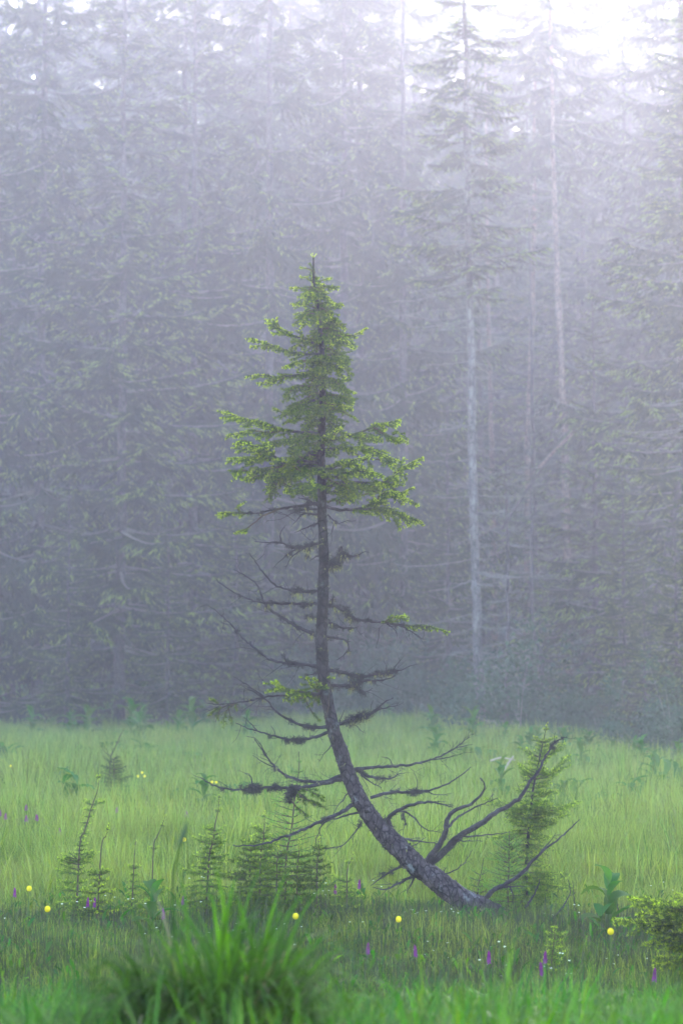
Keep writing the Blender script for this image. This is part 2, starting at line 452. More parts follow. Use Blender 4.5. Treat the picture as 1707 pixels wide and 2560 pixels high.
def hairs(geo, cen, rad, n, ln, w=.0016, down=.2, spread=1.0):
    """a tuft of lichen: short crooked threads"""
    cen = np.asarray(cen, float)
    o = cen + R.normal(0, rad * .5, (n, 3)); d = norm(R.normal(0, spread, (n, 3)) - UP * down)
    l = ln * (.4 + .9 * R.rand(n, 1)); sd = norm(np.cross(d, R.normal(size=(n, 3)))) * w * (.7 + .6 * R.rand(n, 1))
    mid = o + d * l * .5 + R.normal(0, .12, (n, 3)) * l
    e = mid + norm(d + R.normal(0, .4, (n, 3)) - UP * down * .5) * l * .5
    geo.tris(np.stack([o - sd, o + sd, mid], 1)); geo.tris(np.stack([mid - sd * .8, mid + sd * .8, e], 1))

# ================================================================ THE LEANING SPRUCE
ZO = {0: (0, 0, 1.0), 1: (500, 620, 2.6133), 2: (500, 1000, 2.4123), 3: (480, 1350, 2.24), 4: (480, 1750, 2.24), 5: (850, 1750, 2.4123)}
def src(z, x, y):
    a, b_, s = ZO[z]; return a + x / s, b_ + y / s
DT = 12.0
MPP = DT / FPX
tree_base = P(1222, 2292, DT)
TREE = empty('leaning_spruce', (float(tree_base[0]), DT, float(hz(tree_base[0], DT))),
             'small spruce with a curved leaning lichen covered trunk, bare lower boughs and a green top', 'tree')
TL = np.array(TREE.location)
trunk_px = [(1243, 2300, 66), (1222, 2284, 62), (1195, 2268, 57), (1167, 2256, 55), (1127, 2230, 55), (1080, 2190, 53), (1038, 2161, 52), (998, 2120, 49), (960, 2083, 46), (925, 2040, 42),
            (895, 1991, 39), (868, 1928, 36), (852, 1877, 34), (836, 1832, 32), (823, 1774, 31), (811, 1715, 31), (806, 1660, 30), (803, 1600, 28), (806, 1540, 27), (808, 1475, 27),
            (809, 1400, 25), (808, 1350, 24), (805, 1280, 23), (804, 1200, 21), (802, 1117, 20), (805, 1050, 18), (806, 1000, 17), (807, 926, 15), (802, 850, 12), (797, 790, 9), (792, 750, 7), (785, 708, 5.5), (783.5, 670, 4.5), (783.5, 641, 3)]
tp = cr([(*P(x, y, DT), d) for x, y, d in trunk_px], 300)
KN = []   # (px, py, depth) of everything grown so far, so that a side branch starts at its parent's distance
def topx(p):
    v = np.asarray(p, float) - np.array((0, 0, CH)); c = v @ np.array((0, math.cos(PITCH), math.sin(PITCH))); u = v @ np.array((0, -math.sin(PITCH), math.cos(PITCH)))
    return 853.5 + FPX * v[0] / c, 1280 - FPX * u / c
for q in tp[::3]: KN.append((*topx(q[:3]), q[1]))
rad = tp[:, 3] * MPP / 2
tg = Geo()
# bark relief in the mesh
pts = tp[:, :3] - TL
n_ = 28; T = norm(np.gradient(pts, axis=0)); u = norm(np.cross(T[0], (0, 1., 0))); rings = []
for i_ in range(len(pts)):
    u = norm(u - T[i_] * np.dot(u, T[i_])); v = np.cross(T[i_], u); row = []
    for k_ in range(n_):
        a = 2 * math.pi * k_ / n_; dr = u * math.cos(a) + v * math.sin(a)
        pp = Vector(pts[i_] + dr * rad[i_])
        ns = noise.noise(pp * 38) * .10 + noise.noise(pp * 95) * .09 + noise.noise(pp * 9) * .09
        row.append(pts[i_] + dr * rad[i_] * (1 + ns * min(1, .03 / rad[i_] + .6)))
    rings.append(row)
rings = np.array(rings)
i = np.arange(len(pts) - 1)[:, None] * n_; j = np.arange(n_)[None, :]; k = (np.arange(n_) + 1) % n_
tg.add(np.vstack([rings.reshape(-1, 3), pts[-1] + T[-1] * .006]), [((len(pts) - 1) * n_ + a, (len(pts) - 1) * n_ + (a + 1) % n_, len(pts) * n_) for a in range(n_)],
       np.stack([i + j, i + k[None, :], i + n_ + k[None, :], i + n_ + j], -1).reshape(-1, 4))
for a_, l_ in ((-.5, .22), (.1, .26), (.9, .18), (1.8, .2), (3.4, .16), (-1.3, .17)):
    b0 = pts[6]; d_ = np.array((math.cos(a_), math.sin(a_), 0)); tg.tube(cr([b0 - d_ * .0, b0 + d_ * l_ * .45 - UP * .03, b0 + d_ * l_ - UP * .11], 8), np.linspace(.048, .012, 8), 8, rough=.2)
# loose bark scales
sel = R.randint(6, 190, 1500); aa = R.randint(0, n_, 1500)
c0 = rings[sel, aa]; nn = norm(c0 - pts[sel]); tt = norm(T[sel] + R.normal(0, .3, (1500, 3))); ss = norm(np.cross(nn, tt)); w_ = (.004 + .007 * R.rand(1500, 1)); lft = .001 + .005 * R.rand(1500, 1)
qv = np.stack([c0 - tt * w_ - ss * w_ * .7 + nn * .0005, c0 - tt * w_ + ss * w_ * .7 + nn * .0005, c0 + tt * w_ + ss * w_ * .5 + nn * lft, c0 + tt * w_ - ss * w_ * .5 + nn * lft], 1)
tg.add(qv.reshape(-1, 3), None, np.arange(6000).reshape(-1, 4))
TR = tg.build('trunk', M_bark, TREE, smooth=False)
# lichen on the trunk
lg = Geo(); ly = Geo()
for i_ in range(70, 255):
    pxy = topx(tp[i_, :3])[1]
    dens = 1.0 if 1000 < pxy < 1640 else .35
    if pxy < 1000: dens = .5
    for _ in range(3):
        if R.rand() < dens:
            a = R.randint(0, n_); hairs(lg, rings[i_, a], .006, 12, .014, .0016, .3)
        if R.rand() < dens * .16:
            a = R.randint(0, n_); hairs(ly, rings[i_, a], .006, 10, .020, .0014, .9)
lg.build('dark_lichen', M_lichdark, TR, kind='stuff'); ly.build('beard_lichen', M_lichyel, TR, kind='stuff')

BR = []
def grow(z, p, r0, kind, dep=None, n0=0.0, L=None, r1=None, moss=0.0, spots=(), beard=0.0, fresh=.9, step=None, lab=None, tw=None):
    """one bough of the leaning spruce, traced in photo pixels of zoom z. dep: metres it runs away from (+) or towards (-) the camera"""
    s = [src(z, *q) for q in p]
    if kind == 'X': pass
    kd = sorted(KN, key=lambda k_: (k_[0] - s[0][0]) ** 2 + (k_[1] - s[0][1]) ** 2)[0]
    d0 = kd[2]
    ln = sum(math.dist(s[i_], s[i_ + 1]) for i_ in range(len(s) - 1)) * MPP
    if dep is None: dep = (R.rand() - .5) * .7 * ln
    acc = 0; pw = []
    for i_, q in enumerate(s):
        if i_: acc += math.dist(s[i_ - 1], q) * MPP
        pw.append(P(q[0], q[1], d0 + dep * acc / ln))
    N = max(6, int(ln / .02))
    c = cr(pw, N); c[1:-1] += R.normal(0, .0022, (N - 2, 3))
    for q in c[::2]: KN.append((*topx(q), q[1]))
    c = c - TL
    ra = np.linspace(r0, r1 if r1 is not None else max(.9, r0 * .22), N) * MPP / 2 * 1.12
    live = kind == 'L'
    wd = Geo(); wd.tube(c, ra, 7, rough=.14)
    sg = Segs(); tws = []
    if live:
        if n0 > .1: twiggery(c[:int(N * n0) + 2], wd, .002, step=.04, L=.10)
        spray(c, n0, (L or min(.20, .08 + ln * .22)) * (1.5 if z == 2 else 1.3), wd, sg, step=step or .024, fresh=fresh)
    else:
        tws = twiggery(c, wd, min(.0032, ra[0] * .6), step=step or .034, L=(tw or L or min(.16, .05 + ln * .12)) * 1.25, t0=.1)
    o = wd.build('branch', M_twig if (live and r0 < 6) else M_dead, TREE)
    if lab: o['label'] = lab
    if sg.a:
        ng_ = Geo(); needles(ng_, sg.a, sg.b, sg.fa, sg.fb); ng_.build('needles', M_needle, o)
    lg = Geo(); ly = Geo()
    def tuft(t, size=1.0, bd=.3):
        q = c[min(N - 1, int(t * (N - 1)))]
        hairs(lg, q + R.normal(0, .005, 3), .015 * size, int(80 * size), .021 * size, .0019, .35)
        if R.rand() < bd:
            for _ in range(2): hairs(ly, q + R.normal(0, .008, 3) - UP * .006, .006 * size, 10, .030 * size, .0013, 1.6, .5)
    if moss:
        for t in np.arange(.02, .85, .035 / max(.1, ln) / moss):
            if R.rand() < .8: tuft(t + R.normal(0, .01), .5 + .7 * R.rand(), beard or .25)
    for t, sz in spots:
        for _ in range(int(5 * sz)): tuft(min(.98, max(.02, t + R.normal(0, .018 / max(.1, ln)))), sz * .9, beard)
    if lg.v: lg.build('dark_lichen', M_lichdark, o, kind='stuff')
    if ly.v: ly.build('beard_lichen', M_lichyel, o, kind='stuff')
    BR.append((c, o))
    return c
Lf = dict
# --- green top (zoom 1)
grow(1, [(742, 150), (700, 135), (655, 128)], 3, 'L', L=.03, step=.05, fresh=.7)
grow(1, [(743, 230), (700, 200), (650, 185)], 3.2, 'L', L=.05)
grow(1, [(745, 228), (800, 210), (852, 198)], 3.2, 'L', L=.05)
grow(1, [(748, 290), (775, 255), (800, 232)], 3.2, 'L', dep=-.1, L=.05)
grow(1, [(750, 285), (790, 278), (832, 292)], 3.2, 'L', dep=.08, L=.05)
grow(1, [(745, 290), (690, 272), (640, 262), (590, 260)], 3.5, 'L', L=.07)
grow(1, [(760, 320), (800, 316), (850, 328)], 3.5, 'L', L=.06)
grow(1, [(765, 345), (715, 300), (665, 325)], 3.5, 'L', dep=-.12, L=.06)
grow(1, [(768, 380), (740, 340), (700, 290)], 3.5, 'L', dep=-.15, L=.06)
grow(1, [(770, 400), (700, 368), (650, 375), (605, 375)], 4, 'L', L=.07)
grow(1, [(772, 405), (700, 415), (620, 435)], 4, 'L', L=.08)
grow(1, [(775, 400), (810, 400), (855, 460)], 4, 'L', L=.08)
grow(1, [(780, 470), (720, 480), (655, 525)], 4, 'L', L=.09)
grow(1, [(785, 480), (850, 468), (905, 490), (940, 540)], 4.5, 'L', L=.10)
grow(1, [(790, 520), (870, 530), (960, 570), (1020, 560), (1087, 525)], 5, 'L', L=.12)
grow(1, [(790, 560), (850, 560), (930, 580), (1000, 655)], 5, 'L', dep=-.15, L=.11)
grow(1, [(785, 640), (700, 600), (620, 575), (540, 540), (490, 500), (430, 465)], 6, 'L', L=.12)
grow(1, [(530, 530), (505, 500), (495, 460)], 3, 'L', L=.05)
grow(1, [(790, 690), (700, 690), (600, 680), (500, 650), (420, 620), (325, 595)], 6, 'L', L=.12)
grow(1, [(540, 660), (450, 640), (330, 642)], 4, 'L', dep=.1, L=.06)
grow(1, [(790, 700), (720, 735), (640, 740), (550, 780)], 5, 'L', dep=-.2, L=.12)
grow(1, [(795, 640), (850, 660), (890, 700), (912, 780)], 5, 'L', L=.10)
grow(1, [(800, 740), (850, 760), (900, 810), (950, 850)], 5, 'L', L=.10)
grow(1, [(800, 845), (700, 830), (600, 835), (500, 845), (400, 830), (300, 845)], 7, 'L', L=.11)
grow(1, [(600, 835), (480, 870), (375, 885)], 4, 'L', dep=-.1, L=.07)
grow(1, [(800, 900), (720, 900), (620, 910), (560, 990)], 5, 'L', dep=-.15, L=.12, fresh=.35)
grow(1, [(800, 980), (720, 1000), (600, 1050), (550, 1080), (490, 1052)], 6, 'L', L=.11, fresh=.5)
grow(1, [(800, 895), (860, 900), (940, 925), (1020, 950)], 6, 'L', L=.09)
grow(1, [(930, 925), (975, 960), (1003, 1015)], 4, 'L', L=.06)
grow(1, [(795, 1060), (740, 1090), (600, 1140)], 5, 'L', L=.10, fresh=.3)
grow(1, [(720, 1085), (790, 1025), (880, 1022), (990, 1040)], 5, 'L', dep=-.12, L=.09)
grow(1, [(795, 1080), (880, 1050), (960, 1080), (1030, 1130)], 5, 'L', L=.10, fresh=.5)
# --- middle, wide boughs (zoom 2)
grow(2, [(720, 205), (620, 195), (500, 180), (400, 145), (300, 125), (220, 100), (130, 72)], 8, 'L', L=.13, n0=.12)
grow(2, [(500, 185), (400, 195), (300, 185), (180, 215)], 5, 'L', dep=-.12, L=.10)
grow(2, [(700, 220), (600, 235), (500, 240), (430, 260)], 5, 'L', dep=.25, L=.10, fresh=.4)
grow(2, [(715, 380), (600, 370), (520, 385), (430, 330), (370, 290), (240, 260)], 8, 'L', dep=-.45, L=.15, n0=.2)
grow(2, [(430, 330), (385, 265), (350, 232)], 4, 'L', L=.08)
grow(2, [(520, 390), (400, 350), (280, 350), (165, 355)], 5, 'L', L=.12)
grow(2, [(520, 395), (400, 420), (270, 475)], 5, 'L', L=.13, fresh=.7)
grow(2, [(520, 395), (450, 480), (410, 600)], 5, 'L', L=.11, fresh=.3)
grow(2, [(560, 390), (600, 425), (650, 445), (685, 520)], 5, 'L', dep=-.2, L=.11)
grow(2, [(540, 410), (500, 480), (560, 570)], 5, 'L', L=.12, fresh=.3)
grow(2, [(560, 400), (520, 430), (470, 520)], 5, 'L', dep=-.1, L=.12, fresh=.5)
grow(2, [(740, 240), (830, 230), (950, 200), (1050, 165), (1190, 125)], 8, 'L', L=.15, n0=.1)
grow(2, [(1050, 170), (1130, 215), (1250, 255)], 5, 'L', L=.11)
grow(2, [(740, 300), (850, 290), (1000, 290), (1100, 330), (1190, 370)], 7, 'L', dep=-.3, L=.15)
grow(2, [(745, 260), (820, 200), (850, 165)], 5, 'L', dep=-.2, L=.10)
grow(2, [(740, 410), (790, 415), (880, 375), (1000, 345)], 7, 'L', dep=-.35, L=.14)
grow(2, [(745, 480), (830, 450), (960, 430), (1060, 445)], 7, 'L', dep=-.35, L=.16)
grow(2, [(760, 470), (830, 500), (900, 540), (940, 590)], 5, 'L', dep=-.2, L=.12, fresh=.6)
grow(2, [(740, 540), (850, 500), (1000, 500), (1130, 490), (1220, 410), (1320, 360)], 8, 'L', dep=.2, L=.13, n0=.35)
grow(2, [(1130, 495), (1200, 560), (1290, 528)], 5, 'L', L=.11)
grow(2, [(760, 640), (830, 662), (960, 655), (1050, 620), (1150, 580), (1280, 612)], 8, 'L', L=.15, n0=.3)
grow(2, [(960, 655), (1080, 660), (1200, 690), (1340, 740)], 6, 'L', L=.12, n0=.1)
grow(2, [(1050, 620), (1110, 560), (1200, 560)], 5, 'L', dep=-.15, L=.12)
grow(2, [(1050, 640), (1110, 690), (1130, 730)], 4, 'L', L=.09)
grow(2, [(1200, 690), (1240, 720), (1255, 768)], 4, 'L', L=.06)
grow(2, [(750, 560), (850, 560), (930, 610)], 6, 'L', dep=.2, L=.12, fresh=.3)
grow(2, [(770, 620), (810, 600), (860, 640)], 4, 'L', dep=-.1, L=.07, fresh=.3)
HD = grow(2, [(715, 622), (600, 640), (480, 655), (350, 682), (250, 680), (110, 685)], 7, 'L', L=.08, n0=.74, moss=.5)
grow(2, [(250, 682), (225, 650), (265, 622)], 3.5, 'L', L=.07)
grow(2, [(300, 680), (260, 690), (240, 712)], 3.5, 'L', L=.05)
grow(2, [(480, 655), (380, 700), (290, 770), (220, 800)], 5, 'L', L=.05, n0=.72)
grow(2, [(715, 640), (640, 600), (590, 590)], 5, 'D', moss=1.0)
grow(2, [(715, 690), (620, 690), (560, 750)], 5, 'D', moss=1.4, tw=.15)
grow(2, [(715, 740), (640, 770), (570, 800)], 5, 'D', moss=1.6, beard=.5, tw=.14)
grow(2, [(715, 660), (600, 665), (520, 700)], 5, 'D', moss=1.2, tw=.15)
grow(2, [(715, 340), (660, 330), (600, 370)], 5, 'D', moss=.6)
grow(2, [(715, 320), (650, 300), (560, 300)], 5, 'D', moss=.4, tw=.14)
grow(2, [(715, 410), (640, 385), (580, 400)], 5, 'D', moss=.6)
grow(2, [(715, 865), (640, 885), (560, 890), (480, 860), (400, 860), (330, 855)], 7, 'D', moss=1.0, beard=.4, spots=((.2, 1.2), (.35, 1)))
grow(2, [(490, 862), (485, 810), (515, 755)], 4, 'D', tw=.05)
grow(2, [(600, 888), (530, 930), (440, 1015)], 3.5, 'D', beard=.6, spots=((.45, .8),), tw=.06)
grow(2, [(640, 890), (560, 940), (515, 1018)], 3.5, 'D', tw=.06)
grow(2, [(715, 940), (690, 950), (660, 972)], 4, 'D', tw=.05)
grow(2, [(650, 885), (650, 930), (640, 965)], 3, 'D', beard=1, spots=((.5, 1.0),), tw=.05)
grow(2, [(770, 690), (820, 740), (910, 725)], 3.5, 'D', tw=.06)
grow(2, [(812, 735), (795, 790), (795, 850)], 3, 'D', beard=.8, moss=.6, tw=.05)
grow(2, [(770, 1000), (820, 975), (855, 925), (850, 888)], 13, 'D', r1=7, moss=3, beard=.7, spots=((.2, 1.6), (.45, 1.8), (.8, 1.5)), tw=.08, lab='short thick stub wrapped in a clump of brown lichen')
grow(2, [(858, 925), (930, 940), (1000, 912)], 5, 'D', moss=1.2, beard=.6, tw=.08)
grow(2, [(715, 1150), (640, 1155), (560, 1150), (460, 1120), (390, 1050), (300, 925)], 7, 'D', spots=((.28, 1.2), (.1, .8)), beard=.6, tw=.07)
# --- bare boughs (zoom 3)
grow(3, [(700, 360), (600, 358), (430, 352), (330, 335), (230, 290), (145, 235)], 7, 'D', spots=((.12, 1.1), (.3, .6)), moss=.5, beard=.4)
grow(3, [(700, 535), (600, 490), (480, 420), (410, 360), (370, 260), (310, 205), (235, 165)], 9, 'D', spots=((.05, 1.0), (.22, .7)), beard=.7, moss=.3, tw=.12, step=.035)
grow(3, [(695, 705), (560, 690), (450, 675), (370, 620), (280, 545), (200, 455), (120, 385)], 8, 'D', spots=((.2, 1.1), (.08, .7)), moss=.4)
grow(3, [(170, 430), (176, 410), (172, 383)], 3.5, 'D', tw=.03)
grow(3, [(530, 688), (520, 660), (515, 628)], 4.5, 'D', moss=1, tw=.03)
grow(3, [(690, 435), (660, 432), (630, 445)], 4, 'D', moss=1.5, beard=.9, tw=.04)
grow(3, [(740, 378), (800, 370), (860, 400), (900, 438), (1000, 455), (1100, 465), (1200, 480), (1330, 485), (1440, 518)], 9, 'L', n0=.62, L=.07, moss=1.2, beard=.4, spots=((.2, 1.3),), fresh=.8)
grow(3, [(1060, 462), (1110, 440), (1150, 425), (1205, 430)], 4, 'L', L=.08, dep=-.05, fresh=1)
grow(3, [(1100, 465), (1140, 450), (1190, 418)], 4, 'L', L=.06, fresh=1)
grow(3, [(1150, 475), (1210, 500), (1300, 560)], 3.5, 'D', tw=.10, step=.02)
grow(3, [(1090, 470), (1130, 500), (1150, 540)], 3, 'D', tw=.06, step=.02)
grow(3, [(765, 460), (850, 492), (930, 485)], 7, 'D', moss=1.8, beard=.4, tw=.07)
grow(3, [(860, 402), (890, 460), (880, 480)], 4, 'D', moss=2, tw=.05)
grow(3, [(1050, 490), (1045, 540), (1030, 605)], 2.5, 'D', tw=.03)
grow(3, [(755, 540), (860, 560), (872, 620), (810, 672)], 6, 'D', moss=1.2, beard=.8, tw=.07)
grow(3, [(770, 380), (790, 340), (790, 300)], 5, 'D', moss=1, beard=.5, tw=.03)
grow(3, [(765, 730), (850, 742), (950, 765), (1050, 750), (1150, 735), (1240, 700)], 9, 'D', moss=1.6, beard=.3, tw=.11, spots=((.4, 1.3), (.6, 1.1), (.72, 1)))
grow(3, [(785, 815), (880, 815), (960, 790), (1080, 780), (1140, 760)], 8, 'D', moss=1.4, beard=.5, tw=.12, spots=((.35, 1.4),))
grow(3, [(900, 815), (960, 850), (1010, 830)], 5, 'D', moss=1.2, tw=.10)
grow(3, [(1080, 745), (1090, 710), (1072, 675)], 2.2, 'D', tw=.04)
grow(3, [(1120, 738), (1135, 710), (1165, 672)], 2.2, 'D', tw=.04)
grow(3, [(700, 745), (665, 750), (635, 757)], 4, 'D', moss=1.3, tw=.03)
grow(3, [(745, 870), (620, 870), (500, 868), (400, 880), (300, 905), (150, 920), (90, 915)], 7, 'D', moss=.3, tw=.12)
grow(3, [(150, 918), (120, 900), (100, 888)], 3, 'L', L=.05, fresh=.75)
grow(3, [(230, 915), (190, 930), (120, 960), (92, 985)], 3, 'L', n0=.4, L=.05, fresh=.6)
grow(3, [(240, 915), (200, 950), (180, 1000), (178, 1045)], 3, 'L', n0=.2, L=.03, fresh=.6)
grow(3, [(205, 935), (215, 980), (225, 1030)], 2.5, 'L', n0=.5, L=.03, fresh=.5)
grow(3, [(160, 940), (150, 970), (150, 1005)], 2.5, 'L', n0=.3, L=.03, fresh=.5)
grow(3, [(250, 912), (250, 935), (248, 955)], 2.5, 'L', L=.02, fresh=.4)
grow(3, [(720, 865), (620, 850), (520, 840), (440, 795)], 6, 'L', dep=-.3, L=.11, n0=.15, fresh=1.0)
grow(3, [(710, 850), (665, 810), (640, 770)], 5, 'L', dep=-.15, L=.09, fresh=1.0)
grow(3, [(710, 850), (700, 800), (680, 775)], 5, 'L', dep=-.15, L=.08, fresh=1.0)
grow(3, [(560, 845), (500, 820), (470, 785)], 4, 'L', dep=-.05, L=.09, fresh=1.0)
grow(3, [(640, 870), (600, 890), (560, 910)], 4, 'L', dep=-.1, L=.08, fresh=.5)
grow(3, [(720, 870), (690, 890), (660, 930)], 4, 'L', dep=-.1, L=.08, fresh=.5, moss=2)
grow(3, [(640, 900), (670, 960), (720, 1015)], 3, 'L', n0=.5, L=.03, fresh=.3)
grow(3, [(740, 1000), (760, 960), (775, 780), (795, 772)], 2, 'L', n0=.9, L=.03, dep=-.1)
grow(3, [(400, 880), (380, 860), (310, 812), (230, 765)], 4, 'D', tw=.10)
grow(3, [(600, 860), (480, 840), (400, 790), (360, 740)], 2.5, 'D', tw=.05)
grow(3, [(770, 1045), (650, 1045), (550, 1010), (470, 960), (420, 900), (350, 850), (300, 832)], 8, 'D', spots=((.2, 1.0), (.26, .9)), moss=.3, tw=.11)
grow(3, [(820, 1030), (900, 1002), (1000, 972), (1060, 920), (1125, 885)], 9, 'D', spots=((.3, 1.5), (.4, 1.5)), moss=.8, beard=.4, tw=.08)
grow(3, [(1000, 972), (1060, 950), (1150, 925)], 4, 'D', tw=.09, step=.03)
grow(3, [(880, 1010), (910, 1040), (930, 1045)], 4, 'D', moss=2, beard=.5, tw=.05)
grow(3, [(765, 1075), (680, 1105), (580, 1122), (480, 1105), (380, 1072), (320, 1055), (245, 1025)], 8, 'D', spots=((.33, 1.2), (.40, 1.2)), moss=.4, tw=.11)
grow(3, [(365, 1065), (330, 1030), (290, 993)], 3, 'D', tw=.05)
grow(3, [(830, 1020), (835, 990), (852, 955)], 2.5, 'D', tw=.04)
# --- low bare boughs (zoom 4)
grow(4, [(835, 425), (740, 458), (620, 450), (540, 430), (470, 380), (400, 290), (350, 220)], 9, 'D', moss=.5, tw=.10, step=.035)
grow(4, [(420, 320), (370, 225), (310, 205)], 3, 'D', tw=.06)
grow(4, [(470, 380), (400, 350), (340, 310)], 3, 'D', tw=.06)
grow(4, [(840, 440), (700, 475), (560, 490), (400, 490), (250, 502), (130, 480), (50, 435)], 10, 'D', moss=.7, tw=.10, dep=-.35, spots=((.35, 1.3), (.48, 1.2), (.62, 1.6), (.66, 1.4)))
grow(4, [(345, 480), (330, 430), (300, 410)], 3.5, 'D', tw=.06)
grow(4, [(565, 490), (545, 540), (550, 580)], 5, 'D', moss=2.5, spots=((.4, 1.6),), tw=.10)
grow(4, [(570, 495), (620, 545), (680, 570), (750, 605)], 5, 'L', L=.07, moss=1, fresh=.25, dep=-.1)
grow(4, [(600, 490), (660, 510), (740, 545)], 5, 'L', L=.08, fresh=.45, dep=-.15)
grow(4, [(550, 560), (600, 610), (650, 650)], 4, 'L', L=.05, n0=.3, fresh=.1)
grow(4, [(905, 585), (830, 630), (700, 690), (560, 750), (400, 805), (300, 817), (230, 812)], 10, 'D', spots=((.28, 1.0),), tw=.07, step=.09, dep=-.5, lab='long bare bough sagging low to the left')
grow(4, [(940, 630), (850, 650), (740, 692), (700, 770), (690, 850)], 5, 'D', tw=.09)
grow(4, [(875, 520), (820, 590), (790, 640)], 3, 'D', tw=.06)
grow(4, [(945, 690), (900, 760), (830, 820), (740, 830)], 3.5, 'D', tw=.10, spots=((.05, .8),))
grow(4, [(700, 835), (760, 830), (840, 815)], 2.5, 'D', tw=.06)
grow(4, [(780, 250), (750, 290), (712, 345)], 3, 'D', tw=.05)
grow(4, [(910, 388), (1050, 375), (1200, 365), (1350, 330), (1470, 270), (1550, 205)], 8, 'D', tw=.09)
grow(4, [(1350, 335), (1450, 318), (1510, 300)], 3, 'D', tw=.07, step=.03)
grow(4, [(1480, 265), (1530, 258), (1568, 250)], 2.5, 'D', tw=.03)
grow(4, [(1120, 360), (1105, 330), (1060, 318)], 2.5, 'D', tw=.03)
grow(4, [(920, 395), (1000, 432), (1100, 440), (1170, 412)], 8, 'D', moss=1.3, tw=.13, step=.03)
grow(4, [(930, 400), (1000, 460), (1060, 490)], 5, 'D', tw=.13, step=.03)
grow(4, [(1000, 548), (1080, 525), (1200, 515), (1300, 512), (1400, 480), (1480, 440), (1560, 375)], 8, 'D', spots=((.28, .8), (.42, 1.2), (.47, 1.0)), tw=.07)
grow(4, [(1250, 502), (1262, 460), (1240, 405)], 2.5, 'D', tw=.06)
grow(4, [(1300, 515), (1370, 530), (1450, 525)], 3, 'D', tw=.06)
grow(4, [(1110, 712), (1100, 660), (1150, 620), (1250, 582), (1340, 572), (1460, 600)], 11, 'D', r1=2, moss=.4, tw=.08, dep=-.2)
grow(4, [(1150, 622), (1220, 640), (1300, 720), (1390, 740)], 5, 'D', tw=.07)
grow(4, [(1180, 635), (1190, 680), (1180, 745)], 4, 'D', moss=1, tw=.03)
grow(4, [(1075, 690), (1090, 660), (1150, 640)], 5, 'D', moss=1, tw=.08)
grow(4, [(1190, 778), (1280, 792), (1370, 805)], 6, 'D', tw=.06)
grow(4, [(1215, 830), (1270, 800), (1310, 770)], 3, 'D', tw=.06)
grow(4, [(1170, 930), (1080, 980), (1000, 1040)], 6, 'D', moss=.5, tw=.08)
grow(4, [(1235, 985), (1150, 1030), (1080, 1060), (1020, 1050)], 7, 'D', moss=.8, tw=.10)
grow(4, [(1245, 990), (1220, 1040), (1200, 1085)], 5, 'D', tw=.06)
grow(4, [(1040, 720), (1080, 760), (1120, 830), (1150, 900)], 3, 'D', tw=.06, dep=-.02)
# --- the forked limbs and low wood (zoom 5)
grow(5, [(512, 1000), (560, 925), (600, 870), (635, 790), (645, 720), (700, 660), (780, 630), (860, 560), (872, 510), (845, 470)], 17, 'D', r1=2.5, tw=.06, dep=-.35, lab='thick forked limb rising from the lower trunk')
grow(5, [(535, 1000), (640, 900), (720, 820), (820, 760), (920, 690), (1010, 640), (1090, 580), (1140, 500), (1190, 430), (1250, 320), (1300, 250)], 18, 'D', r1=3, tw=.07, step=.06, dep=-.25, spots=((.98, .8),), lab='long pale forked limb reaching over the small spruce')
grow(5, [(1290, 260), (1330, 235), (1370, 225)], 3, 'D', moss=1, tw=.05, step=.02)
grow(5, [(720, 825), (800, 822), (900, 810), (1010, 800)], 5, 'D', tw=.06)
grow(5, [(640, 880), (700, 850), (780, 850), (860, 850)], 4, 'D', tw=.07)
grow(5, [(650, 765), (720, 700), (830, 640), (950, 590)], 6, 'D', tw=.07)
grow(5, [(820, 760), (780, 780), (700, 860)], 3.5, 'D', tw=.07)
grow(5, [(585, 1075), (640, 1050), (730, 1000), (800, 900)], 4, 'D', tw=.05)
grow(5, [(620, 1060), (628, 1030), (640, 1010)], 4, 'D', tw=.03)
grow(5, [(860, 1225), (920, 1150), (1000, 1110), (1090, 1050), (1170, 960), (1260, 880), (1350, 810), (1440, 722)], 12, 'D', r1=1.6, tw=.07, dep=-.2, lab='thin bare bough rising from the foot of the trunk')
grow(5, [(985, 1130), (1060, 1125), (1120, 1125)], 5, 'D', tw=.05)
grow(5, [(1180, 950), (1250, 870), (1300, 800)], 4, 'D', tw=.06)
grow(5, [(1020, 1120), (1040, 1180), (1045, 1240)], 4, 'D', tw=.04)
for k_ in range(46):
    if k_ % 2: x_, y_ = R.uniform(800, 1180), R.uniform(190, 620); o_ = 1; y_ = max(y_, 190 + (x_ - 800) * .05)
    else: x_, y_ = R.uniform(280, 650), R.uniform(240, 540); o_ = -1
    if o_ < 0 and x_ < 380: y_ = min(y_, 430)
    l_ = R.uniform(50, 120)
    grow(2, [(x_, y_), (x_ + o_ * l_ * .5, y_ + R.uniform(-20, 10)), (x_ + o_ * l_ * .85, y_ + R.uniform(0, 60))], 3.5, 'L', dep=R.uniform(-.16, .06), L=.075, fresh=R.uniform(.6, 1))
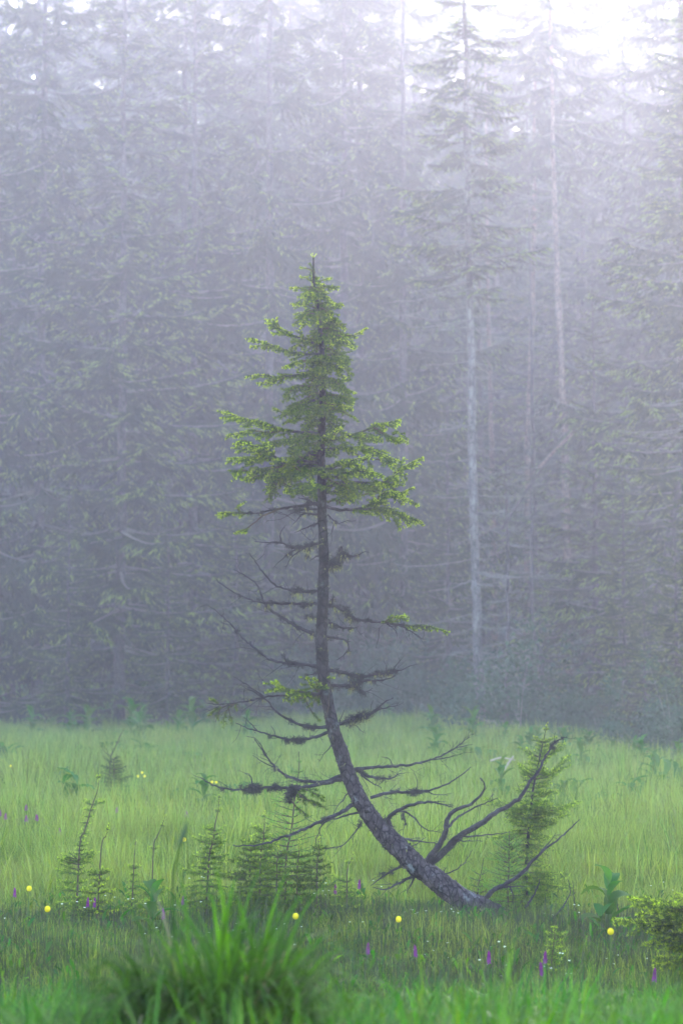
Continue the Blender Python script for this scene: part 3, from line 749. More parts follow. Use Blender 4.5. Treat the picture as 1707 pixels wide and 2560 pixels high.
# --- filling the green top towards and away from the camera
for y_, w_, nb, fr in [(700, 25, 3, .9), (735, 45, 5, .9), (775, 55, 6, .8), (815, 60, 7, .6), (855, 75, 8, .5), (900, 75, 8, .4), (950, 85, 7, .3), (1000, 90, 7, .3), (1045, 100, 6, .25), (1100, 110, 5, .3), (1160, 130, 5, .35), (1220, 140, 4, .4)]:
    for k_ in range(int(nb * (.75 if y_ > 830 else 1.15) + .5)):
        yy = y_ + R.uniform(-18, 18); tx = np.interp(-yy, [-2300, -1350, -1117, -926, -850, -750, -641], [1243, 808, 802, 807, 802, 792, 783])
        dx = R.uniform(-1, 1) * w_; sg_ = 1 if R.rand() < .68 else -1
        grow(0, [(tx, yy), (tx + dx * .5, yy + R.uniform(-12, 8)), (tx + dx, yy + R.uniform(0, 45))], 4.5, 'L', dep=sg_ * (w_ * MPP * 1.3), L=min(.14, .05 + w_ * MPP * .4), fresh=fr, step=.026)
# --- leader shoot
ng_ = Geo(); sg = Segs(); ld = tp[284:, :3] - TL; sg.poly(ld, .5, .9); needles(ng_, sg.a, sg.b, sg.fa, sg.fb, 500, .010)
for dx, dz in ((-.018, .012), (.016, .015), (.010, .004), (-.008, .02)):
    sg2 = Segs(); e = ld[-1]; sg2.poly(np.array([e - UP * .01, e + np.array((dx * .6, 0, dz * .4)), e + np.array((dx, 0, dz))]), .8, 1); needles(ng_, sg2.a, sg2.b, sg2.fa, sg2.fb, 600, .008)
ng_.build('needles', M_needle, TR)

# ================================================================ SAPLINGS
def sapling(name, label, px, base, D, whorls, r0=5, mat=M_yneedle, L=.07, fresh=.9, ground=None, cat='sapling', group=None, step=.03, dens=800, ndl=.0125, extra=None, bare=0.0, bmat=None):
    """px: stem points from the tip down; whorls: (t along stem from tip, left px, right px, rise px, number to the front and back)"""
    pb = gx(base[0], D) if ground is None else np.asarray(ground)
    root = empty(name, [float(a) for a in pb], label, cat, group)
    O = np.array(pb)
    mp = D / FPX
    stem = [P(x, y, D) for x, y in px] + [pb - UP * .02]
    c = cr(stem, 50) - O
    wd = Geo(); wd.tube(c[::-1], np.linspace(r0, 2.0, 50) * mp / 2, 6, rough=.1)
    Ls = np.concatenate([[0], np.cumsum(np.linalg.norm(np.diff(c, axis=0), axis=1))])
    st = wd.build('trunk', bmat or M_twig, root)
    bw = Geo(); nd = Geo(); sg = Segs()
    lead = c[:max(3, int(50 * .18))][::-1]; sg.poly(lead, .3, 1)
    full = list(whorls)
    for (a_, b_) in zip(whorls[:-1], whorls[1:]):
        gp = (b_[0] - a_[0]) * Ls[-1]
        if gp < .02 or min(a_[1] + a_[2], b_[1] + b_[2]) < 26: continue
        for u_ in ((.33, .67) if a_[0] < .55 else (.5,)):
            w_ = [a_[k_] * (1 - u_) + b_[k_] * u_ for k_ in range(5)]
            full.append((w_[0], w_[1] * R.uniform(.45, .85), w_[2] * R.uniform(.45, .85), w_[3] * .6, int(round(w_[4]))))
    for (t, l, r_, rise0, nfb) in full:
        b0 = np.array([np.interp(t * Ls[-1], Ls, c[:, q]) for q in range(3)])
        dirs = [(-l, R.uniform(-.4, .4)), (r_, R.uniform(-.4, .4)), (-l * .75, R.uniform(.5, .9)), (r_ * .75, R.uniform(-.9, -.5))] + [(R.uniform(-.6, .6) * (l + r_) / 2, s_ * R.uniform(.5, .9) * (l + r_) / 2) for s_ in ([1, -1, 1, -1][:nfb])]
        for kk, (dx, dy) in enumerate(dirs):
            if dx == 0: continue
            if kk < 4: dy = dy * abs(dx)
            v = np.array((dx, dy, 0.)) * mp * (R.uniform(.75, 1.1) if kk > 1 else 1); ln = np.linalg.norm(v); rise = rise0 * R.uniform(.6, 1.3) + (.16 * ln / mp if t < .6 else .05 * ln / mp) * R.uniform(.3, 1.4)
            p1 = b0 + v * .5 + UP * rise * mp * .35; p2 = b0 + v + UP * rise * mp
            cc = cr([b0, p1, p2], max(5, int(ln / .025)))
            bw.tube(cc, np.linspace(.0026, .0012, len(cc)), 4, cap=False)
            spray(cc, .08 + bare * .5, min(L * 1.5, ln * .7), bw, sg, step=step * .7, fresh=fresh, droop=.25, sub=.03, r=.0011)
    bw.build('branch', M_twig, root, kind='stuff') if bw.v else None
    needles(nd, sg.a, sg.b, sg.fa, sg.fb, dens * .95, ndl * 1.15, .0032)
    nd.build('needles', mat, root, kind='stuff')
    if extra: extra(root, O)
    return root
z5 = lambda x, y: src(5, x, y)
z6 = lambda x, y: (x / 2.8, 1750 + y / 2.8)
z4 = lambda x, y: src(4, x, y)
z7 = lambda x, y: (1100 + x / 2.583, 2100 + y / 2.583)
sapling('spruce_sapling', 'young spruce with yellow green shoots standing behind the foot of the leaning trunk', [z5(1248, 135), z5(1215, 290), z5(1190, 400), z5(1165, 520), z5(1150, 640), z5(1135, 800), z5(1125, 950), z5(1120, 1100)], (1312, 2240), 12.5,
        [(.04, 6, 6, 4, 2), (.10, 9, 9, 5, 2), (.105, 24, 30, 14, 1), (.16, 16, 20, 8, 1), (.175, 50, 62, 26, 2), (.24, 22, 20, 6, 2), (.29, 42, 85, 34, 2), (.35, 45, 62, 0, 2), (.41, 30, 52, -6, 2), (.45, 112, 118, 18, 3), (.50, 62, 92, 6, 4), (.55, 90, 62, -16, 4), (.60, 66, 62, -24, 4), (.66, 50, 50, -20, 4),
         (.74, 55, 95, -4, 4), (.79, 75, 108, -10, 4), (.85, 60, 98, -12, 4), (.90, 60, 90, -20, 4), (.95, 55, 60, -10, 3)], r0=13, L=.10, bmat=M_dead)
sapling('larch_sapling', 'bright green feathery larch sapling between the leaning trunk and the young spruce', [z5(1020, 790), z5(1018, 900), z5(1015, 1050), z5(1010, 1150)], (1268, 2240), 12.2,
        [(.1, 14, 16, 14, 1), (.2, 40, 36, 22, 2), (.32, 50, 45, 18, 3), (.45, 60, 50, 10, 3), (.58, 66, 55, 5, 3), (.7, 70, 60, 0, 3), (.82, 60, 50, -5, 2)], r0=5, mat=M_larch, L=.09, step=.045, dens=300, ndl=.014, fresh=.6)
sapling('larch_sapling', 'thin larch sapling low beside the dead boughs at the trunk foot', [z5(865, 950), z5(850, 1040), z5(830, 1150)], (1194, 2232), 12.3,
        [(.25, 25, 20, 12, 1), (.5, 45, 40, 5, 2), (.75, 50, 55, 0, 2)], r0=4, mat=M_larch, L=.06, step=.05, dens=250, ndl=.013)
sapling('spruce_sapling', 'spindly spruce sapling with a bare forked top, leftmost of the near ones', [z6(690, 520), z6(690, 600), z6(680, 650), z6(640, 760), z6(615, 850), z6(590, 930), z6(560, 1030)], (196, 2140), 12.0,
        [(.02, 7, 6, 3, 2), (.19, 25, 34, 12, 1), (.30, 16, 10, -4, 0), (.37, 10, 18, 2, 0), (.45, 10, 20, 3, 1), (.53, 40, 50, 14, 1), (.56, 50, 30, 10, 0), (.62, 60, 20, 10, 2), (.72, 55, 45, 8, 3), (.80, 50, 80, 5, 4), (.87, 45, 75, 0, 4), (.93, 45, 80, -4, 4)], r0=6, L=.05, step=.035)
sapling('spruce_sapling', 'low dense spruce seedling with a short upright shoot beside the leftmost spindly sapling', [z6(765, 865), z6(745, 950), z6(710, 1050)], (248, 2150), 11.9,
        [(.05, 4, 4, 2, 2), (.45, 30, 30, 12, 3), (.6, 45, 40, 5, 4), (.75, 50, 50, 0, 4), (.88, 45, 50, -4, 4)], r0=6, L=.06, mat=M_needle)
sapling('spruce_sapling', 'slender bent spruce sapling with few branches in the grass left of centre', [z6(1162, 800), z6(1135, 880), z6(1100, 960), z6(1075, 1060)], (382, 2140), 12.0,
        [(.1, 3, 6, 3, 0), (.3, 8, 14, 5, 0), (.68, 28, 40, 26, 1), (.8, 20, 25, 5, 2)], r0=5, L=.03, step=.04)
sapling('spruce_sapling', 'tiny spruce seedling in the grass beside the slender bent sapling', [z6(960, 985), z6(945, 1060)], (332, 2150), 12.0,
        [(.3, 14, 16, 8, 1), (.5, 20, 26, 6, 2), (.7, 22, 40, 3, 2)], r0=4, L=.03)
sapling('spruce_sapling', 'evenly branched young spruce with a pink brown stem left of the dead boughs', [z6(1535, 665), z6(1530, 760), z6(1505, 880), z6(1490, 1000), z6(1465, 1110)], (516, 2175), 12.0,
        [(.02, 4, 4, 3, 2), (.12, 8, 10, 5, 1), (.26, 26, 28, 10, 2), (.36, 48, 38, 14, 2), (.46, 40, 50, 4, 3), (.58, 62, 60, 4, 3), (.66, 60, 62, -4, 3), (.76, 62, 70, -8, 4), (.86, 60, 66, -10, 4), (.93, 50, 55, -10, 3)], r0=7, L=.07, bmat=M_twig)
sapling('spruce_sapling', 'upswept young spruce among the thicket under the long mossy bough', [z4(406, 620), z4(406, 690), z4(400, 790), z4(385, 880)], (650, 2190), 12.1,
        [(.05, 4, 4, 3, 2), (.2, 32, 18, 20, 1), (.34, 42, 45, 18, 2), (.5, 60, 50, 10, 3), (.66, 65, 60, 2, 4), (.8, 70, 60, -6, 4), (.9, 60, 60, -8, 4)], r0=6, L=.08)
sapling('larch_sapling', 'tall thin larch sapling with a dark red stem below the long mossy bough', [z4(600, 290), z4(598, 400), z4(575, 560), z4(560, 700), z4(535, 830), z4(525, 930)], (712, 2190), 12.15,
        [(.06, 6, 7, 3, 1), (.12, 12, 12, 3, 1), (.18, 18, 22, 2, 1), (.3, 60, 30, 10, 1), (.42, 80, 50, 12, 2), (.52, 70, 75, 10, 3), (.62, 60, 90, 5, 3), (.72, 60, 90, 2, 3), (.82, 55, 80, -4, 3), (.92, 50, 60, -6, 3)], r0=7, mat=M_larch, L=.09, step=.07, dens=160, ndl=.012, fresh=.2)
sapling('spruce_sapling', 'dark dense spruce seedling at the right end of the thicket', [z4(712, 760), z4(712, 850), z4(700, 930)], (792, 2215), 11.9,
        [(.15, 20, 20, 10, 2), (.35, 40, 35, 6, 4), (.55, 55, 45, 0, 4), (.75, 60, 50, -6, 4), (.9, 50, 45, -8, 4)], r0=6, L=.08, mat=M_needle, fresh=.25)
sapling('spruce_sapling', 'dark spindly spruce seedling in the middle of the thicket', [z4(600, 780), z4(600, 860), z4(590, 940)], (742, 2210), 12.0,
        [(.2, 35, 35, 6, 3), (.45, 50, 50, 0, 4), (.7, 60, 60, -4, 4), (.9, 50, 50, -8, 4)], r0=6, L=.08, mat=M_needle, fresh=.3)
sapling('spruce_sapling', 'bushy dark spruce seedling at the left end of the thicket', [z4(330, 760), z4(330, 850), z4(325, 930)], (626, 2205), 12.2,
        [(.1, 25, 25, 12, 2), (.3, 50, 45, 8, 4), (.5, 70, 60, 2, 4), (.7, 75, 65, -4, 4), (.88, 65, 60, -8, 4)], r0=6, L=.09, mat=M_needle, fresh=.35)
sapling('spruce_sapling', 'low dark spruce seedling in front of the thin red stem', [z4(480, 800), z4(480, 880), z4(475, 950)], (693, 2212), 11.8,
        [(.15, 30, 30, 8, 3), (.4, 55, 55, 2, 4), (.65, 70, 65, -4, 4), (.88, 60, 60, -8, 4)], r0=6, L=.09, mat=M_needle, fresh=.3)
sapling('spruce_sapling', 'small yellow green spruce seedling right of the thicket', [z4(905, 855), z4(890, 900), z4(870, 960)], (866, 2215), 11.9,
        [(.15, 8, 8, 5, 1), (.4, 40, 16, 16, 1), (.6, 36, 40, 6, 2), (.8, 45, 50, 0, 3)], r0=5, L=.04)
sapling('spruce_sapling', 'dark low spruce bush alone in the middle of the meadow on the left', [z6(800, 400), z6(800, 460), z6(800, 540)], (284, 1968), 23.5,
        [(.05, 14, 12, 6, 3), (.25, 30, 30, 6, 4), (.45, 42, 45, 4, 4), (.65, 45, 46, -2, 4), (.85, 42, 42, -4, 4)], r0=6, L=.14, mat=M_needle, fresh=.15, dens=260, ndl=.022, step=.03)
sapling('spruce_sapling', 'bare topped spindly spruce sapling behind the dark low bush', [z6(870, 200), z6(835, 270), z6(800, 350), z6(775, 420)], (275, 1958), 24.5,
        [(.2, 4, 10, 5, 0), (.38, 28, 10, 26, 0), (.6, 30, 24, 6, 1), (.8, 26, 26, 4, 2)], r0=4, L=.04, mat=M_needle, fresh=.4, dens=150, ndl=.018, step=.06)
sapling('spruce_sapling', 'small bright tipped spruce seedling in the near grass in front of the trunk foot', [z7(732, 560), z7(738, 620), z7(725, 720), z7(715, 850)], (1376, 2430), 9.6,
        [(.03, 6, 6, 4, 2), (.12, 20, 26, 2, 2), (.4, 26, 30, 6, 3), (.6, 32, 32, 2, 4), (.8, 30, 34, 0, 4)], r0=6, L=.03)
# spruce at the right edge, nearer than the trunk; only its left boughs are in the picture
sapling('young_spruce', 'dark young spruce with bright tips leaning in from the right edge of the near grass', [(1772, 2215), (1768, 2260), (1765, 2320), (1762, 2400)], (1760, 2520), 9.2,
        [(.05, 30, 30, 20, 3), (.15, 85, 80, 14, 4), (.23, 190, 120, 6, 4), (.32, 215, 130, -10, 4), (.42, 150, 140, -30, 4), (.5, 120, 140, -16, 4), (.62, 130, 140, -20, 4), (.8, 120, 130, -20, 4)], r0=16, L=.14, mat=M_needle, fresh=1.0, bmat=M_dead, cat='tree')
# dead sticks standing in the grass
def stick(label, px, D, r0, tw=.05, name='dead_stick', mat=None, group=None):
    pts = [P(x, y, D) for x, y in px]; O = pts[-1].copy(); O[2] = float(hz(O[0], O[1]))
    c = cr(pts[::-1], 24) - O; g = Geo(); c[1:-1] += R.normal(0, .002 * D / 12, (22, 3)); g.tube(c, np.linspace(r0, r0 * .35, 24) * D / FPX / 2, 6, rough=.15)
    if tw: twiggery(c, g, r0 * D / FPX * .22, step=.06 * D / 12, L=tw * D / 12, t0=.25)
    o = g.build(name, mat or M_dead); o.location = [float(a) for a in O]
    return tag(o, label, 'stick', group)
stick('dark curved dead stick standing in the grass right of the trunk foot', [z5(1370, 1080), z5(1385, 1160), z5(1340, 1250), z5(1265, 1330)], 11.7, 5)
stick('straight thin dead stick standing just right of the dark curved one', [z5(1400, 1090), z5(1410, 1180), z5(1420, 1310)], 11.8, 3, .03)
stick('pale dead stick leaning in the grass under the young spruce', [z5(1203, 1075), z5(1180, 1150), z5(1118, 1255)], 11.9, 6, .04)
stick('short dark dead stick in the grass near the right edge', [z7(1125, 370), z7(1145, 440), z7(1140, 500)], 11.5, 4, .02)

# ================================================================ HERBS
def leaf_blade(L, w, curve, fold=.25, n=8, twist=0.0, pleat=0.0):
    """a broad pointed leaf along +X that arches over; returns verts, quads"""
    t = np.linspace(0, 1, n); ang = .9 - curve * t
    x = np.concatenate([[0], np.cumsum(np.cos(ang[:-1]) * L / (n - 1))]); z = np.concatenate([[0], np.cumsum(np.sin(ang[:-1]) * L / (n - 1))])
    wid = w * np.sin(np.clip(t * .92 + .06, 0, 1) * math.pi) ** .75 * .5
    cols = []
    for k_, s_ in enumerate((-1, -.5, 0, .5, 1)):
        cols.append(np.stack([x - abs(s_) * wid * .1, s_ * wid, z + abs(s_) * wid * fold + (pleat * w if k_ % 2 else 0)], -1))
    v = np.stack(cols, 1).reshape(-1, 3)
    i = np.arange(n - 1)[:, None] * 5; j = np.arange(4)[None, :]
    return v, np.stack([i + j, i + j + 1, i + 5 + j + 1, i + 5 + j], -1).reshape(-1, 4)
def rotz(v, a):
    c, s = math.cos(a), math.sin(a); v = np.asarray(v); return np.stack([v[:, 0] * c - v[:, 1] * s, v[:, 0] * s + v[:, 1] * c, v[:, 2]], -1)
LEAFM = []
for k_ in range(4):
    g = Geo(); v, q = leaf_blade(.34, .12 + .02 * k_, 1.2 + .35 * k_, .35, pleat=.05); g.add(v, None, q, np.linspace(0, 1, len(v)) * .5); LEAFM.append(g.mesh('leaf', M_broad, True))
stemM = Geo(); stemM.tube(np.array([(0, 0, 0), (.003, 0, .2), (.0, .004, .4), (0, 0, .58)]), [.011, .009, .007, .004], 6); stemM = stemM.mesh('stem', M_broad, True)
def hellebore(loc, h, label, group, seed, spread=1.0):
    rr = random.Random(seed)
    e = empty('false_hellebore', [float(a) for a in loc], label, 'plant', group, rr.random() * 6.28, h / .62)
    s = bpy.data.objects.new('stem', stemM); C.objects.link(s); s.parent = e
    nl = 10
    for k_ in range(nl):
        l = bpy.data.objects.new('leaf', LEAFM[rr.randrange(4)]); C.objects.link(l); l.parent = e
        t = k_ / nl
        l.location = (0, 0, .06 + .50 * t); l.rotation_euler = (rr.uniform(-.2, .2), -.05 - .55 * t + rr.uniform(-.15, .15) * spread, k_ * 2.4 + rr.uniform(-.3, .3))
        sc = (1.05 - .45 * t) * rr.uniform(.85, 1.15); l.scale = (sc, sc, sc)
    return e
GH = 'false hellebore plants along the forest edge'
hel = [((386, 2190), 11.6, .36, 'broad leaved false hellebore in the near grass left of the thicket'), ((1514, 2300), 11.3, .44, 'bright false hellebore rosette in the grass right of the trunk foot, nearest of its kind'),
       ((512, 1990), 21, .45, 'wide false hellebore clump behind the left dead boughs'), ((222, 1870), 39, .85, 'false hellebore at the forest edge left of the two tall ones'), ((330, 1868), 37, .95, 'tall false hellebore with drooping leaves at the left forest edge'),
       ((352, 1888), 33, .75, 'false hellebore with wide pale leaves in front of the tall one'), ((480, 1880), 38, .95, 'false hellebore on the left forest edge behind the bough tips'), ((450, 1885), 36, .7, 'false hellebore with one upright leaf beside the taller one'),
       ((1078, 1900), 34, .7, 'false hellebore at the foot of the pale bare trunk'), ((1180, 1915), 32, .7, 'false hellebore right of the bare trunk, in front of the logs'), ((1088, 1945), 27, .55, 'false hellebore in the middle meadow below the bare trunk'),
       ((1250, 1975), 24, .5, 'false hellebore in the meadow beside the young spruce')]
for k_, ((x, y), D, h, lb) in enumerate(hel):
    q_ = 1.3 if D > 25 else 1
    hellebore(gx(x, D * q_), h * q_, lb, GH, k_)
rr = random.Random(5)
for k_ in range(76):
    lft = k_ < 44
    x = rr.uniform(-60, 620) if lft else rr.uniform(960, 1780); D = rr.uniform(28, 42)
    D = (float(edge((x - 853.5) / FPX, 1.0)) - rr.random() ** 2 * (26 if x < 900 else 13) + .5) / 1.3
    hellebore(gx(x, D * 1.3), rr.uniform(.6, 1.1) * (1 if x < 900 else .65), 'false hellebore in the loose band along the meadow ' + ('left of the leaning spruce' if x < 700 else 'between the leaning and the young spruce' if x < 1300 else 'right of the young spruce'), GH, 100 + k_)
# orchids
def make_orchid():
    e = empty('marsh_orchid', (0, 0, 0), 'x', 'flower')
    g = Geo(); g.tube(np.array([(0, 0, 0), (.004, 0, .12), (0, 0, .25)]), [.0035, .003, .0022], 5); g.build('stem', M_stalk, e)
    g = Geo()
    for k_ in range(34):
        z = .20 + .055 * k_ / 34; a = k_ * 2.4; r_ = .014 * (1 - .55 * (k_ / 34) ** 1.5)
        d = np.array((math.cos(a), math.sin(a), -.1)); sd = np.array((-math.sin(a), math.cos(a), 0)); b0 = np.array((0, 0, z))
        g.add([b0 + d * r_ * .2, b0 + d * r_ * .9 + sd * .007 + UP * .004, b0 + d * r_ * 1.2 - UP * .006, b0 + d * r_ * .9 - sd * .007 + UP * .004], None, [(0, 1, 2, 3)])
        g.add([b0 + d * r_ * .2, b0 + d * r_ * .8 + sd * .004 + UP * .010, b0 + d * r_ * .8 - sd * .004 + UP * .010], [(0, 1, 2)])
    g.build('flower_spike', M_purple, e)
    for k_ in range(4):
        g = Geo(); v, q = leaf_blade(.10, .018, .7, .3, 5); g.add(rotz(v, k_ * 1.9) + UP * .02 * k_, None, q); g.build('leaf', M_broad, e)
    return remember(e)
def make_globe():
    e = empty('globe_flower', (0, 0, 0), 'x', 'flower')
    g = Geo(); g.tube(np.array([(0, 0, 0), (.006, 0, .15), (0, 0, .30)]), [.0028, .0024, .002], 5); g.build('stem', M_stalk, e)
    g = Geo()
    for k_ in range(14):
        a = k_ * 2.4; r_ = .013 if k_ < 8 else .0105
        th = np.linspace(-1.2, 1.35, 6); rows = []
        for t_ in th:
            c0 = np.array((r_ * math.cos(t_) * math.cos(a), r_ * math.cos(t_) * math.sin(a), .315 + r_ * math.sin(t_)))
            sd = np.array((-math.sin(a), math.cos(a), 0)) * .0085 * math.cos(t_ * .75)
            rows += [c0 - sd, c0 + sd]
        g.add(rows, None, [(2 * i_, 2 * i_ + 1, 2 * i_ + 3, 2 * i_ + 2) for i_ in range(5)])
    g.build('blossom', M_yellow, e, smooth=True)
    for k_ in range(3):
        g = Geo(); v, q = leaf_blade(.07, .03, .8, .2, 5); g.add(rotz(v, k_ * 2.1) + UP * (.04 + .05 * k_), None, q); g.build('leaf', M_broad, e)
    return remember(e)
orch = make_orchid(); glob = make_globe()
GO = 'purple marsh orchids in the meadow'; GY = 'yellow globe flowers in the meadow'
ol = [(z6(605, 1195), 11.6, 'purple orchid hidden behind a fuller one left of the hellebore'), (z6(650, 1195), 11.4, 'full purple orchid in the grass below the leftmost saplings'), (z6(1160, 1262), 11.3, 'purple orchid just right of the near left hellebore'), (z6(1275, 1195), 11.7, 'small dark purple orchid under the evenly branched young spruce'),
      (z6(105, 1130), 11.8, 'faded purple orchid by itself near the left edge of the near grass'), (z4(798, 945), 11.6, 'purple orchid in front of the dark seedling in the thicket'), (z4(205, 1120), 10.9, 'pinkish orchid half hidden by the big tussock, lower of two'), (z4(278, 1070), 11.1, 'pinkish orchid beside the big tussock, higher of two'),
      (z4(985, 1190), 10.9, 'purple orchid under the bend of the leaning trunk'), (z4(1268, 1198), 10.9, 'purple orchid in front of the thick lower trunk'), (z5(893, 1355), 10.7, 'purple orchid directly below the trunk foot'), (z5(1232, 1360), 10.6, 'purple orchid behind the bright tipped seedling in the near grass'),
      (z7(1355, 705), 9.6, 'purple orchid under the spruce boughs at the right edge'), (z7(690, 650), 9.9, 'small purple orchid just below another beside the bright tipped seedling'), (z4(930, 920), 12.4, 'pale orchid in the grass behind the yellow green seedling'),
      (z6(2, 745), 18.5, 'purple orchid cut by the left edge in the middle meadow'), (z6(43, 722), 18.2, 'tall purple orchid second from the left edge in the middle meadow'), (z6(180, 712), 18.8, 'upper small purple orchid in the left middle meadow'), (z6(190, 742), 18.0, 'lower small purple orchid in the left middle meadow'), (z6(262, 735), 18.0, 'bright purple orchid rightmost of the left group in the middle meadow'),
      (z6(408, 785), 17.0, 'faint purple orchid behind a grass blade left of the spindly sapling'), (z6(818, 690), 18.5, 'lone purple orchid in the middle meadow below the dark low bush'), (z6(1305, 650), 19, 'faint purple orchid in the middle meadow behind the left bough tips')]
for (x, y), D, lb in ol:
    D = (CH - .24) * FPX / (y - HOR) if D < 14 else D
    p = P(x, y, D); z = float(hz(p[0], D)); s = min(1.15, max(.9, (p[2] - z) / .235))
    clone(orch, (float(p[0]), D, z), R.rand() * 6.28, (1.1 if D > 14 else .7, 1.1 if D > 14 else .7, s * .8), lb, GO, (R.normal(0, .05), R.normal(0, .05)))
yl = [(z6(207, 1268), 11.2, 'round yellow globe flower in the near grass at the left edge'), (z6(335, 1435), 10.4, 'half hidden small yellow globe flower below the left one'), (src(0, 739, 2275), 10.9, 'bright round yellow globe flower in the near grass right of the tussock'), (src(0, 996, 2259), 11.0, 'small yellow globe flower under the bend of the trunk'),
      (z6(1290, 952), 13.5, 'small yellow globe flower behind the tall grass stalk'), (z7(1098, 545), 10.8, 'tiny yellow globe flower in front of the right hellebore'), (z6(1015, 432), 24, 'right one of three far yellow globe flowers near the dark bush'), (z6(997, 424), 25, 'upper one of three far yellow globe flowers near the dark bush'),
      (z6(968, 440), 24, 'left one of three far yellow globe flowers near the dark bush'), (z6(500, 465), 23, 'far yellow globe flower left of the dark low bush'), (z6(80, 380), 27, 'far yellow globe flower near the left edge'), (z6(1485, 527), 21, 'left one of a far pair of yellow globe flowers behind the mossy bough tip'), (z6(1515, 527), 21, 'right one of a far pair of yellow globe flowers behind the mossy bough tip')]
for (x, y), D, lb in yl:
    D = (CH - .30) * FPX / (y - HOR) if D < 15 else D
    p = P(x, y, D); z = float(hz(p[0], D)); s = min(1.15, max(.8, (p[2] - z) / .315)); w = 1.0
    clone(glob, (float(p[0]), D, z), R.rand() * 6.28, (w * .9, w * .9, s), lb, GY)
for r_ in (orch, glob):
    for c_, _ in KID[r_.name]: bpy.data.objects.remove(c_)
    bpy.data.objects.remove(r_)

# ================================================================ GRASS
PROTO = bpy.data.collections.new('grass_prototypes')
def blades(n, spread, h, w, lean, bend, seg=4, fr=(0, 1), geo=None, cen=(0, 0), taper=1.0, kink=0.0):
    """n grass blades in one clump"""
    g = geo or Geo()
    a = R.rand(n) * 2 * math.pi; r_ = np.sqrt(R.rand(n)) * spread
    base = np.stack([cen[0] + r_ * np.cos(a), cen[1] + r_ * np.sin(a), np.full(n, -.02)], -1)
    az = a + R.normal(0, 1.0, n); hh = h * (.45 + .65 * R.rand(n)); ww = w * (.6 + .7 * R.rand(n)); th0 = np.abs(R.normal(0, lean, n)); bd = bend * (.3 + R.rand(n) * 1.2)
    f = R.uniform(fr[0], fr[1], n)
    t = np.linspace(0, 1, seg + 1); D = np.stack([np.cos(az), np.sin(az), np.zeros(n)], -1); Sd = np.stack([-np.sin(az), np.cos(az), np.zeros(n)], -1)
    p = base.copy(); rows = []
    for k_ in range(seg + 1):
        th = th0 + bd * t[k_] ** 1.6 + (kink if k_ > seg * .6 else 0) * (R.rand(n) < .25)
        wk = ww * (1 - t[k_] ** 2.2 * taper) * (.75 if k_ == 0 else 1)
        rows.append((p - Sd * wk[:, None] / 2, p + Sd * wk[:, None] / 2))
        p = p + (D * np.sin(th)[:, None] + UP * np.cos(th)[:, None]) * (hh / seg)[:, None]
    v = np.stack([q for r2 in rows for q in r2], 1)      # n, 2(seg+1), 3
    m = 2 * (seg + 1)
    q = np.array([(2 * k_, 2 * k_ + 1, 2 * k_ + 3, 2 * k_ + 2) for k_ in range(seg)])
    g.add(v.reshape(-1, 3), None, (np.arange(n)[:, None, None] * m + q[None]).reshape(-1, 4), np.repeat(f, m))
    return g
def proto(name, g, mat):
    o = bpy.data.objects.new(name, g.mesh(name, mat)); return o
def scatter(name, protos, pos, rot, scl, pick, **kw):
    """one object that repeats small clumps at the given points (grass nobody could count)"""
    col = bpy.data.collections.new(name + '_prototypes')
    for k_, o in enumerate(protos):
        o.name = '%s_clump_%02d' % (name, k_); col.objects.link(o)
    me = bpy.data.meshes.new(name); me.vertices.add(len(pos)); me.vertices.foreach_set('co', np.asarray(pos, np.float32).ravel())
    for nm, ty, arr in (('rot', 'FLOAT_VECTOR', rot), ('scl', 'FLOAT_VECTOR', scl), ('pick', 'INT', pick)):
        at = me.attributes.new(nm, ty, 'POINT'); at.data.foreach_set('vector' if ty == 'FLOAT_VECTOR' else 'value', np.asarray(arr, np.float32 if ty != 'INT' else np.int32).ravel())
    me.update()
    o = bpy.data.objects.new(name, me); C.objects.link(o)
    ng = bpy.data.node_groups.new(name, 'GeometryNodeTree')
    ng.interface.new_socket('Geometry', in_out='INPUT', socket_type='NodeSocketGeometry'); ng.interface.new_socket('Geometry', in_out='OUTPUT', socket_type='NodeSocketGeometry')
    N = ng.nodes; gi = N.new('NodeGroupInput'); go = N.new('NodeGroupOutput'); ip = N.new('GeometryNodeInstanceOnPoints'); ci = N.new('GeometryNodeCollectionInfo')
    ci.inputs['Collection'].default_value = col; ci.inputs['Separate Children'].default_value = True; ci.inputs['Reset Children'].default_value = True
    mp_ = N.new('GeometryNodeMeshToPoints'); ng.links.new(gi.outputs[0], mp_.inputs['Mesh'])
    ng.links.new(mp_.outputs[0], ip.inputs['Points']); ng.links.new(ci.outputs[0], ip.inputs['Instance']); ip.inputs['Pick Instance'].default_value = True
    for nm, ty, sock in (('rot', 'FLOAT_VECTOR', 'Rotation'), ('scl', 'FLOAT_VECTOR', 'Scale'), ('pick', 'INT', 'Instance Index')):
        a = N.new('GeometryNodeInputNamedAttribute'); a.data_type = ty; a.inputs['Name'].default_value = nm
        ng.links.new(a.outputs['Attribute'], ip.inputs[sock])
    ng.links.new(ip.outputs[0], go.inputs[0])
    md = o.modifiers.new('scatter', 'NODES'); md.node_group = ng
    for k_, v in kw.items(): o[k_] = v
    o['kind'] = 'stuff'
    return o
def field(n, y0, y1, pw=1.0, margin=1.6, dens=None):
    """n random points in the wedge the camera can see (and a step beside it)"""
    out = []
    while sum(len(a) for a in out) < n:
        y = y0 + (y1 - y0) * R.rand(n * 2) ** pw; half = .1715 * y + margin
        x = (R.rand(n * 2) * 2 - 1) * half; keep = R.rand(n * 2) < half / (.1715 * y1 + margin)
        if dens is not None: keep &= R.rand(n * 2) < dens(x, y)
        out.append(np.stack([x[keep], y[keep]], -1))
    p = np.vstack(out)[:n]
    return np.column_stack([p, hz(p[:, 0], p[:, 1])])
